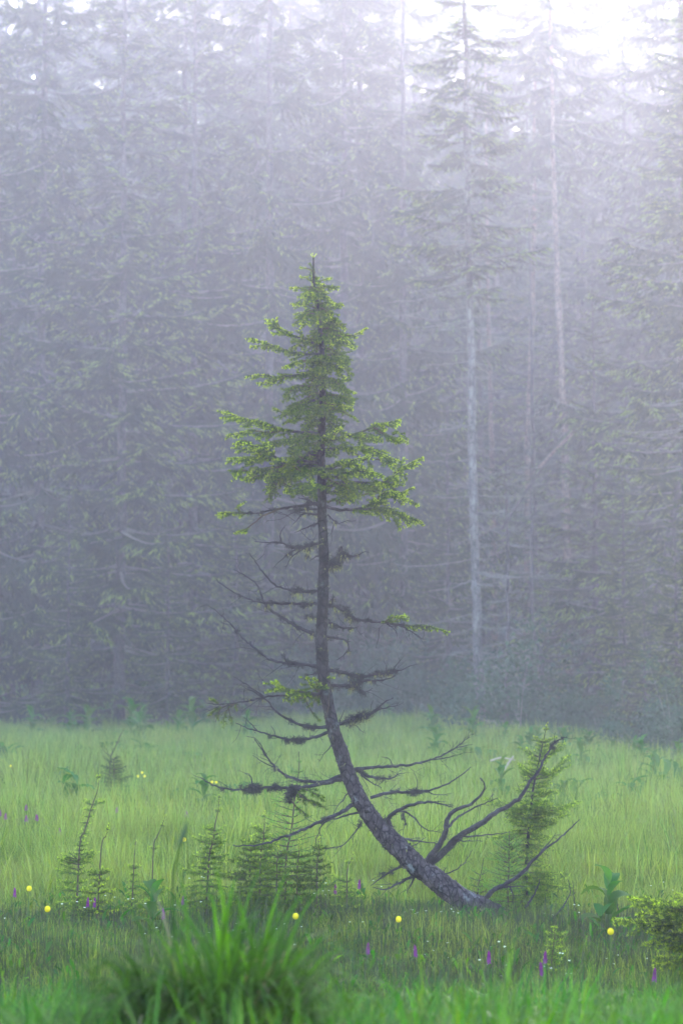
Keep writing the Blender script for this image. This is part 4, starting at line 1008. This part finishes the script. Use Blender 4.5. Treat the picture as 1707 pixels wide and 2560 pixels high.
def rnd(n, tilt=.1):
    return np.column_stack([R.normal(0, tilt, n), R.normal(0, tilt, n), R.rand(n) * 6.28])
def sca(n, a, b, zv=.2):
    s = R.uniform(a, b, n); return np.column_stack([s, s, s * (1 + R.normal(0, zv, n)).clip(.5, 1.7)])
# far meadow: fine pale blades
pr = [proto('c', blades(70, .22, .30, .007, .28, .9, 4, (0, .9)), M_grass) for _ in range(5)]
pos = field(19000, 13.5, 80, .75, 2.0)
pos = pos[pos[:, 1] < edge(pos[:, 0], pos[:, 1]) + R.normal(0, 1.2, len(pos))]
scatter('meadow_grass', pr, pos, rnd(len(pos)), sca(len(pos), .8, 1.35) * (1 + .5 * sstep(20, 45, pos[:, 1]))[:, None], R.randint(0, 5, len(pos)))
# focus band: fine grass
pr = [proto('c', blades(46, .11, .24, .0042, .26, .9, 5, (0, .8)), M_grass) for _ in range(5)]
pos = field(17000, 7.6, 17.5, 1.0, 1.2)
sc_ = sca(len(pos), .75, 1.25); sc_[:, 2] *= (.52 + .48 * sstep(12.3, 16, pos[:, 1])) * (1 + .35 * np.sin(pos[:, 0] * 3.1 + np.sin(pos[:, 1] * 2.3)) * np.sin(pos[:, 1] * 1.9))
scatter('fine_grass', pr, pos, rnd(len(pos)), sc_, R.randint(0, 5, len(pos)))
# long arching pale blades over it
pr = [proto('c', blades(9, .10, .44, .0050, .30, 1.8, 7, (.5, 1)), M_grass) for _ in range(5)]
pos = field(3400, 12.6, 27, 1.0, 1.5)
scatter('arching_grass', pr, pos, rnd(len(pos)), sca(len(pos), .8, 1.2), R.randint(0, 5, len(pos)))
pr = [proto('c', blades(5, .12, .30, .0042, .5, 1.3, 5, (0, 1)), M_dry) for _ in range(3)]
pos = field(1500, 8, 30, 1.0, 1.5)
sc_ = sca(len(pos), .7, 1.2); sc_[:, 2] *= .55 + .45 * sstep(12, 15, pos[:, 1])
scatter('straw', pr, pos, rnd(len(pos), .2), sc_, R.randint(0, 3, len(pos)))
pr = []
for _ in range(3):
    g = Geo()
    for k_ in range(9):
        v, q = leaf_blade(.20 + .12 * R.rand(), .07 + .04 * R.rand(), 1.0 + .8 * R.rand(), .25, 5); g.add(rotz(v, R.rand() * 6.28) + np.array((R.normal(0, .06), R.normal(0, .06), .02 + .16 * R.rand())), None, q, R.rand())
    pr.append(proto('c', g, M_broad))
pos = field(900, 19, 78, .8, 2.0); pos = pos[(pos[:, 1] < edge(pos[:, 0], pos[:, 1])) & (np.sin(pos[:, 0] * .7 + 3 * np.sin(pos[:, 1] * .17)) + R.normal(0, .5, len(pos)) > .1)]
scatter('broad_leaved_herb', pr, pos, rnd(len(pos), .15), sca(len(pos), .6, 1.3), R.randint(0, 3, len(pos)))
pr = [proto('c', blades(80, .20, .50, .011, .35, 1.0, 5, (0, .9)), M_grass) for _ in range(3)] + [proto('c', blades(60, .25, .42, .010, .45, 1.1, 5, (.3, 1)), M_grass)]
pos = field(1500, 24, 78, .8, 2.0); pos = pos[(pos[:, 1] < edge(pos[:, 0], pos[:, 1]) + 1) & (np.sin(pos[:, 0] * .9 + 2 * np.sin(pos[:, 1] * .23)) + R.normal(0, .5, len(pos)) > .2)]
scatter('tufted_grass', pr, pos, rnd(len(pos)), sca(len(pos), .6, 1.3), R.randint(0, 4, len(pos)))
# dark upright stems
pr = [proto('c', blades(18, .12, .20, .0055, .07, .12, 3, (0, 1)), M_stem) for _ in range(4)]
pos = field(4800, 7.8, 12.2, 1.0, 1.2)
scatter('horsetail', pr, pos, rnd(len(pos), .05), sca(len(pos), .7, 1.15), R.randint(0, 4, len(pos)))
# small broad leaves and white specks
pr = []
for _ in range(3):
    g = Geo()
    for k_ in range(7):
        v, q = leaf_blade(.07 + .05 * R.rand(), .018 + .012 * R.rand(), .9, .2, 5); g.add(rotz(v, R.rand() * 6.28) + np.array((R.normal(0, .05), R.normal(0, .05), .05 + .12 * R.rand())), None, q, R.rand())
    pr.append(proto('c', g, M_lush))
pos = field(2200, 7.6, 13, 1.0, 1.2)
scatter('meadow_herb', pr, pos, rnd(len(pos), .25), sca(len(pos), .35, .75), R.randint(0, 3, len(pos)))
pr = []
for _ in range(2):
    g = Geo()
    for k_ in range(3):
        c0 = np.array((R.normal(0, .05), R.normal(0, .05), .13 + .06 * R.rand())); g.tube(np.array([(c0[0], c0[1], 0), c0]), [.0012, .001], 3, cap=False)
        for j_ in range(5):
            a = j_ * 1.257; g.add([c0, c0 + np.array((math.cos(a) * .006, math.sin(a) * .006, .002)), c0 + np.array((math.cos(a + .8) * .006, math.sin(a + .8) * .006, .004))], [(0, 1, 2)])
    o_ = proto('c', g, M_white); o_.data.materials.append(M_stalk)
    for pl in o_.data.polygons: pl.material_index = 1 if len(pl.vertices) == 4 else 0
    pr.append(o_)
pos = field(80, 9, 13, 1.0, 1.0)
scatter('white_flower_scatter', pr, pos, rnd(len(pos)), sca(len(pos), .8, 1.3), R.randint(0, 2, len(pos)))
# lush near grass
pr = [proto('c', blades(22, .11, .36, .0105, .32, 1.5, 8, (0, .9), kink=.6), M_lush) for _ in range(6)]
def nd_(x, y): return np.ones_like(x)
pos = field(3300, 3.0, 8.3, .9, 1.1)
sc_ = sca(len(pos), .75, 1.1); cap = (CH - .150 * pos[:, 1] - pos[:, 2]).clip(.12, .42) / .40
sc_ = sc_ * np.column_stack([np.sqrt(cap), np.sqrt(cap), cap])
scatter('lush_grass', pr, pos, rnd(len(pos), .12), sc_, R.randint(0, 6, len(pos)))
# dry grass heaps
def dry(x, D, w, label, n=220, h=.22):
    if D > 25: D *= 1.25; w *= 1.25; h *= 1.2
    p = gx(x, D); g = Geo(); blades(n, w, h, .008, 1.0, 1.0, 4, (0, 1), geo=g)
    o = g.build('dry_grass_heap', M_dry); o.location = [float(a) for a in p]; tag(o, label, 'dry grass', 'heaps of dry grass in the meadow')
dry(180, 34, .35, 'straw coloured heap of dry grass near the left forest edge', 300)
dry(455, 31, .2, 'small faded heap of dry grass in the meadow right of the dark bush', 120)
dry(1262, 28, .4, 'wide heap of dry grass beside the broken branches on the right', 320)
dry(1520, 16.5, .16, 'pale patch of dry grass in the right middle meadow', 120)
dry(1065, 21, .35, 'thin strip of dry grass behind the bare boughs', 100, .15)

# big tussock close to the camera
TC = gx(520, 4.9); TC = np.array((-.33, 4.9, float(hz(-.33, 4.9))))
TU = empty('grass_tussock', [float(a) for a in TC], 'large dark green grass tussock close to the camera, out of focus', 'grass tussock')
g = Geo(); blades(620, .17, .48, .0120, .55, 2.6, 11, (0, .6), geo=g, kink=.6); blades(170, .10, .50, .011, .35, 1.7, 10, (.2, .9), geo=g, cen=(.10, .0), kink=.4); g.build('blade', M_tuss, TU, kind='stuff')
g = Geo(); blades(60, .15, .42, .010, .8, 2.2, 8, (0, 1), geo=g, kink=.8); g.build('dead_blade', M_dry, TU, kind='stuff')
g = Geo(); c = cr([P(432, 2420, 4.75) - TC, P(432, 2296, 4.75) - TC, P(436, 2180, 4.75) - TC, P(452, 2110, 4.75) - TC], 12); g.tube(c, np.linspace(.0034, .0024, 12), 6); st = g.build('stalk', M_lush, TU)
g = Geo(); c = cr([P(450, 2118, 4.75) - TC, P(460, 2085, 4.75) - TC, P(468, 2055, 4.75) - TC], 8); g.tube(c, [.003, .005, .0055, .0055, .005, .0045, .003, .002], 7, rough=.2); g.build('seed_head', M_stem, TU)

# ================================================================ FOREST
def bough(droop=.5, dens=1.0, seed=0):
    """a spruce bough of length 1 along +X: foliage triangles with freshness, and its wood"""
    rs = np.random.RandomState(seed)
    s = np.linspace(0, 1, 14); sway = rs.normal(0, .06)
    c = np.stack([s, sway * np.sin(s * 3), -.32 * droop * s + .30 * droop * s ** 3], -1)
    wood = Geo(); wood.tube(c, np.linspace(.013, .003, 14), 4, cap=False)
    A, B, F, Wd = [], [], [], []
    for q in np.arange(.14, .99, .027 / dens):
        for sd in (-1, 1):
            if rs.rand() < .12: continue
            fresh_mul = 1.35 if rs.rand() < .45 else .35  # young growth comes in clusters: some side twigs carry more, others less
            p = np.array([np.interp(q, s, c[:, k_]) for k_ in range(3)]); l = (.40 * (1 - q) ** .7 + .07) * rs.uniform(.5, 1.1)
            d = norm(np.array((.62, sd * .85, -.22 - .35 * rs.rand() * droop)) + rs.normal(0, .12, 3)); m = max(2, int(l / .028))
            pp = p.copy()
            for k_ in range(m):
                d = norm(d + np.array((.02, 0, -.05 * droop)) + rs.normal(0, .05, 3)); p2 = pp + d * l / m
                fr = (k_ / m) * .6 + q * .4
                A.append(pp); B.append(p2 + d * .01); F.append(fr * .6 * fresh_mul); Wd.append(.006)
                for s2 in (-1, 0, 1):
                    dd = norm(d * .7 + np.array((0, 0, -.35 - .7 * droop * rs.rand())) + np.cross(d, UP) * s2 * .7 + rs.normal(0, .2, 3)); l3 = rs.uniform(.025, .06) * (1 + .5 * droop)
                    A.append(pp); B.append(pp + dd * l3); F.append((fr + .1 * (s2 > 0)) * fresh_mul); Wd.append(.0055)
                pp = p2
    A = np.array(A); B = np.array(B); F = np.array(F); Wd = np.array(Wd)
    sd = norm(np.cross(B - A, rs.normal(size=A.shape))) * Wd[:, None]
    tv = np.stack([A - sd, A + sd, B], 1)
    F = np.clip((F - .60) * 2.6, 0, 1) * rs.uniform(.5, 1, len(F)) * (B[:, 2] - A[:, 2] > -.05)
    wv = np.vstack(wood.v); wq = np.vstack(wood.q)
    return tv, F, wv, wq
BOUGH = {}
for k_ in range(5): BOUGH[('hang', k_)] = bough(1.0, 1.0, 10 + k_)
for k_ in range(4): BOUGH[('flat', k_)] = bough(.45, 1.0, 30 + k_)
for k_ in range(3): BOUGH[('thin', k_)] = bough(.8, .55, 50 + k_)
def place(v, L, az, tilt, p):
    v = v * L; ct, st_ = math.cos(tilt), math.sin(tilt); v = np.stack([v[..., 0] * ct - v[..., 2] * st_, v[..., 1], v[..., 0] * st_ + v[..., 2] * ct], -1)
    c_, s_ = math.cos(az), math.sin(az); return np.stack([v[..., 0] * c_ - v[..., 1] * s_, v[..., 0] * s_ + v[..., 1] * c_, v[..., 2]], -1) + p
def spruce(name, H, zc, Rm, r0, style='hang', gap=.42, per=5, lean=None, dead=None, mat=M_btrunk, seed=0, zmax=36.0, deadsep=False, tilt0=.25, thin=0.0):
    """one forest spruce: trunk, crown, dead branches. zc: height where the green crown starts"""
    rs = np.random.RandomState(seed)
    root = empty(name, (0, 0, 0), 'x', 'tree')
    lean = lean or [(0, 0, 0), (0, 0, H)]
    z = np.linspace(0, 1, 40); c = cr(lean, 40) + np.column_stack([rs.normal(0, .012, 40), rs.normal(0, .012, 40), np.zeros(40)])
    r_ = r0 * (1 - .93 * z ** 1.15) + r0 * .35 * np.exp(-z * 60)
    g = Geo(); g.tube(c, r_, 12, rough=.05); g.build('trunk', mat, root, smooth=True)
    def tr(h):
        return np.array([np.interp(h, c[:, 2], c[:, k_]) for k_ in range(3)])
    cg = Geo(); wg = Geo(); h = zc
    keys = [k_ for k_ in BOUGH if k_[0] == style]
    while h < min(H - .3, zmax):
        fr = (h - zc) / (H - zc)
        RL = Rm * (1 - fr) ** .75 * (1 if fr > .06 else .7 + fr * 5)
        n = per + rs.randint(-1, 2)
        a0 = rs.rand() * 6.28
        for k_ in range(n):
            if rs.rand() < thin: continue
            L = RL * rs.uniform(.5, 1.2); tv, F, wv, wq = BOUGH[keys[rs.randint(len(keys))]]
            az = a0 + k_ * 6.28 / n + rs.normal(0, .25); ti = tilt0 * (fr * 2 - .35) + rs.normal(0, .09); p = tr(h + rs.uniform(-.15, .15))
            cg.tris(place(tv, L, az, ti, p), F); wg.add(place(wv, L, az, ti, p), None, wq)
        h += gap * rs.uniform(.8, 1.25)
    if cg.v:
        crn = cg.build('crown', M_bneedle, root); wg.build('branch', M_btwig, crn, kind='stuff')
    if dead:
        lo, hi, Ld, st_ = dead; h = lo; dg = Geo()
        while h < hi:
            for k_ in range(rs.randint(1, 4)):
                az = rs.rand() * 6.28; L = Ld * rs.uniform(.25, 1.0); p = tr(h); d = np.array((math.cos(az), math.sin(az), 0)); s = np.linspace(0, 1, 7)[:, None]
                sag = rs.uniform(.10, .32)
                cc = p + d * L * s + UP * L * (-sag * s + rs.uniform(.2, .9) * sag * s ** 2.2) + rs.normal(0, .02, (7, 3)) * s
                gq = Geo() if deadsep else dg; gq.tube(cc, np.linspace(.010, .003, 7) * (1 + .2 * L), 4, cap=False)
                for j_ in range(int(L * 9)):
                    q = rs.uniform(.2, 1); b0 = np.array([np.interp(q, s[:, 0], cc[:, m_]) for m_ in range(3)])
                    dd = norm(d * .6 + np.cross(d, UP) * rs.choice([-1, 1]) * .7 + rs.normal(0, .25, 3) - UP * .2); l = L * .28 * (1.1 - q) * rs.rand() + .06
                    gq.tube(np.array([b0, b0 + dd * l * .5, b0 + dd * l + UP * l * rs.normal(0, .2)]), [.006, .004, .0025], 3, cap=False)
                if deadsep: gq.build('dead_branch', M_deadpale, root)
            h += st_ * rs.uniform(.6, 1.4)
        if not deadsep: dg.build('dead_branch', M_deadpale, root, kind='stuff')
    return remember(root)
FK = 1.3     # the forest stands this much farther off (and is this much taller) than first laid out
def put(root, x, D, label, group=None, rz=0.0, sc=1.0, first=False, tilt=(0, 0)):
    D, sc = D * FK, sc * FK
    p = gx(x, D)
    if first:
        root.location = [float(a) for a in p]; root.rotation_euler = (tilt[0], tilt[1], rz); root.scale = (sc,) * 3; root['label'] = label
        if group: root['group'] = group
        return root
    return clone(root, [float(a) for a in p], rz, sc, label, group, tilt)
GF = 'spruces of the foggy forest edge'; GB = 'spruces deeper in the fog'
# the pale bare trunk right of centre
A = spruce('tall_spruce', 24, 8.6, 1.45, .09, 'flat', .34, 5, lean=[(0, 0, 0), (-.12, 0, 4), (-.2, .1, 10), (-.35, .1, 24)], dead=(.9, 9.6, 1.7, .24), seed=3, deadsep=True, thin=.1, mat=M_ptrunk)
put(A, 1203, 37.5, 'tall spruce with a pale bare lower trunk and dead side branches right of centre', GF, first=True)
# heavy edge trees on the left, green down to the ground
E1 = spruce('edge_spruce', 25, .9, 4.3, .15, 'hang', .95, 6, seed=11)
E2 = spruce('edge_spruce', 22, 1.1, 3.8, .13, 'flat', .85, 6, seed=12)
E3 = spruce('edge_spruce', 26, 3.5, 3.9, .15, 'hang', 1.05, 5, dead=(1, 4, 1.6, .4), seed=13, thin=.1)
put(E1, 95, 49.0, 'broad spruce hung with boughs at the far left of the forest edge', GF, first=True)
put(E2, 300, 47.0, 'full spruce with bright tipped boughs second from the left at the forest edge', GF, first=True)
put(E3, 670, 51.0, 'big spruce with a dim bare lower trunk behind the tip of the leaning spruce', GF, first=True)
put(E1, -150, 47, 'broad hanging spruce mostly outside the left edge', GF, 2.1, .95)
put(E2, 480, 51.5, 'hanging spruce behind the left dead boughs, third from the left', GF, 1.3, 1.05)
put(E1, 860, 54, 'spruce with long sweeping boughs directly behind the leaning spruce', GF, 4.0, 1.0)
put(E3, 1010, 53, 'dim spruce just left of the pale bare trunk', GF, 2.4, .95)
put(E2, 1790, 42, 'heavy spruce with bright tips cut by the right edge', GF, .6, .95)
put(E1, 1720, 54, 'big dark spruce with hanging boughs high at the right edge', GF, 5.0, 1.12)
# reddish bare trunks in the gap
B = spruce('bare_spruce', 27, 15.5, 2.3, .13, 'hang', .42, 4, lean=[(0, 0, 0), (-.08, 0, 7), (-.3, 0, 14), (-.5, 0, 27)], dead=(3, 16, 2.2, .8), mat=M_rtrunk, seed=21, thin=.25)
put(B, 1424, 55, 'tall bare reddish trunk standing brightest in the right fog gap', GF, first=True)
put(B, 1316, 60, 'dim broad bare trunk left of the bright reddish one', GF, 2.9, .98)
T1 = spruce('thin_spruce', 19, 13, 1.3, .075, 'thin', .5, 4, lean=[(0, 0, 0), (-.1, 0, 6), (-.25, 0, 19)], dead=(2, 13, 1.2, .5), seed=23)
put(T1, 1347, 57, 'slender trunk between the two bare reddish trunks', GF, first=True)
T2 = spruce('thin_spruce', 5.6, 4.4, .9, .050, 'thin', .4, 3, lean=[(0, 0, 0), (.02, 0, 3), (.0, 0, 5.6)], dead=(.6, 4.6, 1.0, .3), seed=24)
put(T2, 1266, 38.2, 'thin pole like dead spruce just right of the pale bare trunk', GF, first=True)
# right side
Rr = spruce('leaning_forest_spruce', 20, 2.6, 2.5, .085, 'flat', .5, 4, lean=[(0, 0, 0), (.25, 0, 2), (.75, 0, 4.4), (1.15, 0, 7.5), (1.6, 0, 20)], dead=(.8, 7, 1.7, .32), seed=31, thin=.2)
put(Rr, 1590, 38.5, 'spruce leaning to the right with yellow green side boughs near the right edge', GF, first=True)
Y1 = spruce('young_spruce', 10.5, .7, 1.9, .09, 'flat', .33, 6, seed=41)
Y2 = spruce('young_spruce', 7.5, .5, 1.6, .07, 'thin', .30, 6, seed=42)
put(Y1, 1490, 46, 'young spruce filling the dark gap left of the leaning forest spruce', GF, first=True)
put(Y2, 1330, 49, 'small young spruce in the dark gap behind the curved thin trunk', GF, first=True)
put(Y2, 1120, 50, 'small young spruce in the shade left of the pale bare trunk', GF, 2, 1.1)
put(Y1, 1690, 31, 'young spruce low at the right edge beside the leaning forest spruce', GF, 1.2, .42)
put(Y2, 1610, 33, 'small open young spruce low near the right edge, in front of the leaning forest spruce', GF, 2.2, .45)
put(Y1, 1560, 37, 'young spruce at the foot of the leaning forest spruce', GF, 4.2, .5)
put(Y1, 590, 46.5, 'low young spruce at the foot of the big dim spruce', GF, 3.3, .7)
put(Y2, 170, 44, 'low young spruce at the left forest edge under the hanging boughs', GF, 4.4, .8)
put(Y2, 420, 44.5, 'low young spruce at the forest edge behind the hellebores', GF, 5.4, .75)
# deeper rows
rr = random.Random(11); protos = [E1, E2, E3, E1, E2]
for D, stepx in ((56, 4.2), (64, 3.6), (73, 3.2), (84, 3.0), (97, 3.0), (112, 3.0), (128, 3.2)):
    half = .1715 * D + 6; x = -half + rr.uniform(0, 3)
    Ht = lambda px: ((.42 if px < 1050 else .39) * D * FK * rr.uniform(.96, 1.14) + 1.45 - float(hz(0, D * FK))) / (25 * FK)
    while x < half:
        px = 853.5 + x / D * FPX
        gap = 1180 < px < 1640
        if not gap or D > 66:
            put(protos[rr.randrange(5)], px, min(D + rr.uniform(-2.5, 2.5), 130), 'spruce dim and grey deep in the fog, ' + ('behind the trees left of the leaning spruce' if px < 560 else 'behind the leaning spruce' if px < 1050 else 'around the bright fog gap on the right' if px < 1560 else 'behind the trees at the right edge'), GB, rr.uniform(0, 6.28), Ht(px))
        x += stepx * rr.uniform(.75, 1.25)
for x_, d_ in ((1190, 118), (1262, 126), (1310, 119), (1368, 128), (1440, 121), (1512, 127), (1585, 119), (1650, 126)):
    put(protos[x_ % 5], x_, d_, 'spruce dim and grey deep in the fog, around the bright fog gap on the right', GB, x_ * 1.7, 1.62)
put(E3, 1575, 68, 'faint tall spruce whose upper boughs hang into the right fog gap', GB, 1.0, 1.1)
put(B, 1235, 71, 'faint bare trunked spruce behind the crown of the pale trunk', GB, 1.0, .95)
# curved thin trunk, birch, snags and logs in the gap
def snag(name, label, px, D, r0, r1, mat, tw=0.0, cat='tree'):
    D = D * (FK if D > 35 else 1)
    pts = [P(x, y, D) for x, y in px]; O = pts[0].copy(); c = cr(pts, 24) - O; g = Geo(); g.tube(c, np.linspace(r0, r1, 24) * D / FPX / 2, 8, rough=.08)
    o = g.build(name, mat, smooth=True); o.location = [float(a) for a in O]; tag(o, label, cat)
    if tw:
        w = Geo(); twiggery(c, w, .009, step=.35, L=tw, t0=.25); w.build('branch', M_deadpale, o, kind='stuff')
    return o
f = 1.0887
snag('curved_tree', 'thin tree whose stem curves like a bow right of the thin pole', [(1155 * f, 1665 * f), (1185 * f, 1645 * f), (1225 * f, 1610 * f), (1243 * f, 1560 * f), (1240 * f, 1500 * f), (1222 * f, 1440 * f), (1220 * f, 1350 * f), (1222 * f, 1200 * f)], 45, 12, 6, M_btrunk, 1.3)
snag('birch_sapling', 'white thin birch stem at the forest edge behind the young spruce', [(1328 * f, 1722 * f), (1338 * f, 1650 * f), (1346 * f, 1600 * f), (1357 * f, 1500 * f)], 38, 5, 2.5, M_btrunk, .6)
snag('thin_tree', 'thin grey stem standing left of the leaning forest spruce', [(1400 * f, 1620 * f), (1410 * f, 1560 * f), (1425 * f, 1450 * f), (1432 * f, 1300 * f)], 39.5, 13, 6, M_btrunk, 1.4)
snag('broken_log', 'upper broken log leaning against the base of the bright reddish trunk', [(1235 * f, 1075 * f), (1280 * f, 1028 * f), (1326 * f, 982 * f)], 53, 6, 10, M_rtrunk, 0, 'log')
snag('broken_log', 'long thin fallen stem slanting down from the broken log', [(1150 * f, 1215 * f), (1200 * f, 1140 * f), (1262 * f, 1050 * f)], 52, 7, 5, M_btrunk, 1.0, 'log')
snag('snag', 'short broken snag right of the bright reddish trunk', [(1365 * f, 1100 * f), (1362 * f, 1000 * f), (1362 * f, 940 * f)], 56, 14, 9, M_rtrunk, .8)
snag('fallen_branch', 'pale fallen branch crossing the dry grass on the right meadow', [(1125 * f, 1747 * f), (1150 * f, 1740 * f), (1182 * f, 1745 * f)], 28, 5, 3, M_wood, 0, 'branch')
snag('fallen_branch', 'upright pale broken branch beside the crossing one in the right meadow', [(1157 * f, 1768 * f), (1168 * f, 1750 * f), (1178 * f, 1737 * f)], 27.5, 7, 4, M_wood, 0, 'branch')
# shrubs in the shade
def bush_proto(seed, col=M_bush, n=1500, w=1.3, h=1.5):
    rs = np.random.RandomState(seed); g = Geo()
    cl = rs.normal(0, 1, (16, 3)) * np.array((w * .4, w * .4, h * .22)) + np.array((0, 0, h * .5)); c = cl[rs.randint(0, 16, n)] + rs.normal(0, .16, (n, 3)); c[:, 2] = np.abs(c[:, 2])
    d = norm(rs.normal(size=(n, 3)) + np.array((0, 0, .2))); s = norm(np.cross(d, rs.normal(size=(n, 3)))); l = rs.uniform(.05, .11, (n, 1))
    v = np.stack([c - d * l * .5, c + s * l * .35, c + d * l * .5, c - s * l * .35], 1); g.add(v.reshape(-1, 3), None, np.arange(n * 4).reshape(-1, 4), 0)
    root = empty('shrub', (0, 0, 0), 'x', 'shrub'); g.build('foliage', col, root)
    w_ = Geo()
    for k_ in range(10): w_.tube(cr([(0, 0, 0), cl[k_] * .5 + rs.normal(0, .05, 3), cl[k_]], 6), np.linspace(.012, .004, 6), 4, cap=False)
    w_.build('stem', M_deadpale, root, kind='stuff'); return remember(root)
SB = [bush_proto(1), bush_proto(2, h=2.0), bush_proto(3, w=1.8, h=1.2)]
rr = random.Random(3); first = [True] * 3
GS = 'leafy shrubs in the shade under the forest edge'
for k_ in range(80):
    x = rr.uniform(-100, 1800) if k_ > 16 else rr.uniform(900, 1340); D = (float(edge((x - 853.5) / FPX, 1.0)) + rr.uniform(.5, 7)) / FK; q = rr.randrange(3)
    if 1150 < x < 1260: D += 5
    put(SB[q], x, D, 'dim leafy shrub in the shaded undergrowth ' + ('under the hanging boughs on the left' if x < 800 else 'around the pale bare trunk' if x < 1350 else 'below the spruces at the right'), GS, rr.uniform(0, 6), rr.uniform(.55, 1.15) * (1 if x < 1300 else .6), first=first[q]); first[q] = False
for q in range(3):
    if first[q]: put(SB[q], 1000 + 60 * q, 46, 'dim leafy shrub in the shaded band of undergrowth below the forest spruces', GS, 0, .8, first=True)
# forest floor ferns and grass
pr = [proto('c', blades(40, .35, .40, .014, .5, .9, 4, (0, .3)), M_bush) for _ in range(3)]
pos = field(8500, 30, 92, 1.0, 3)
pos = pos[pos[:, 1] > edge(pos[:, 0], pos[:, 1]) + R.normal(0, 1.5, len(pos))]
scatter('forest_undergrowth', pr, pos, rnd(len(pos)), sca(len(pos), .8, 1.5), R.randint(0, 3, len(pos)))
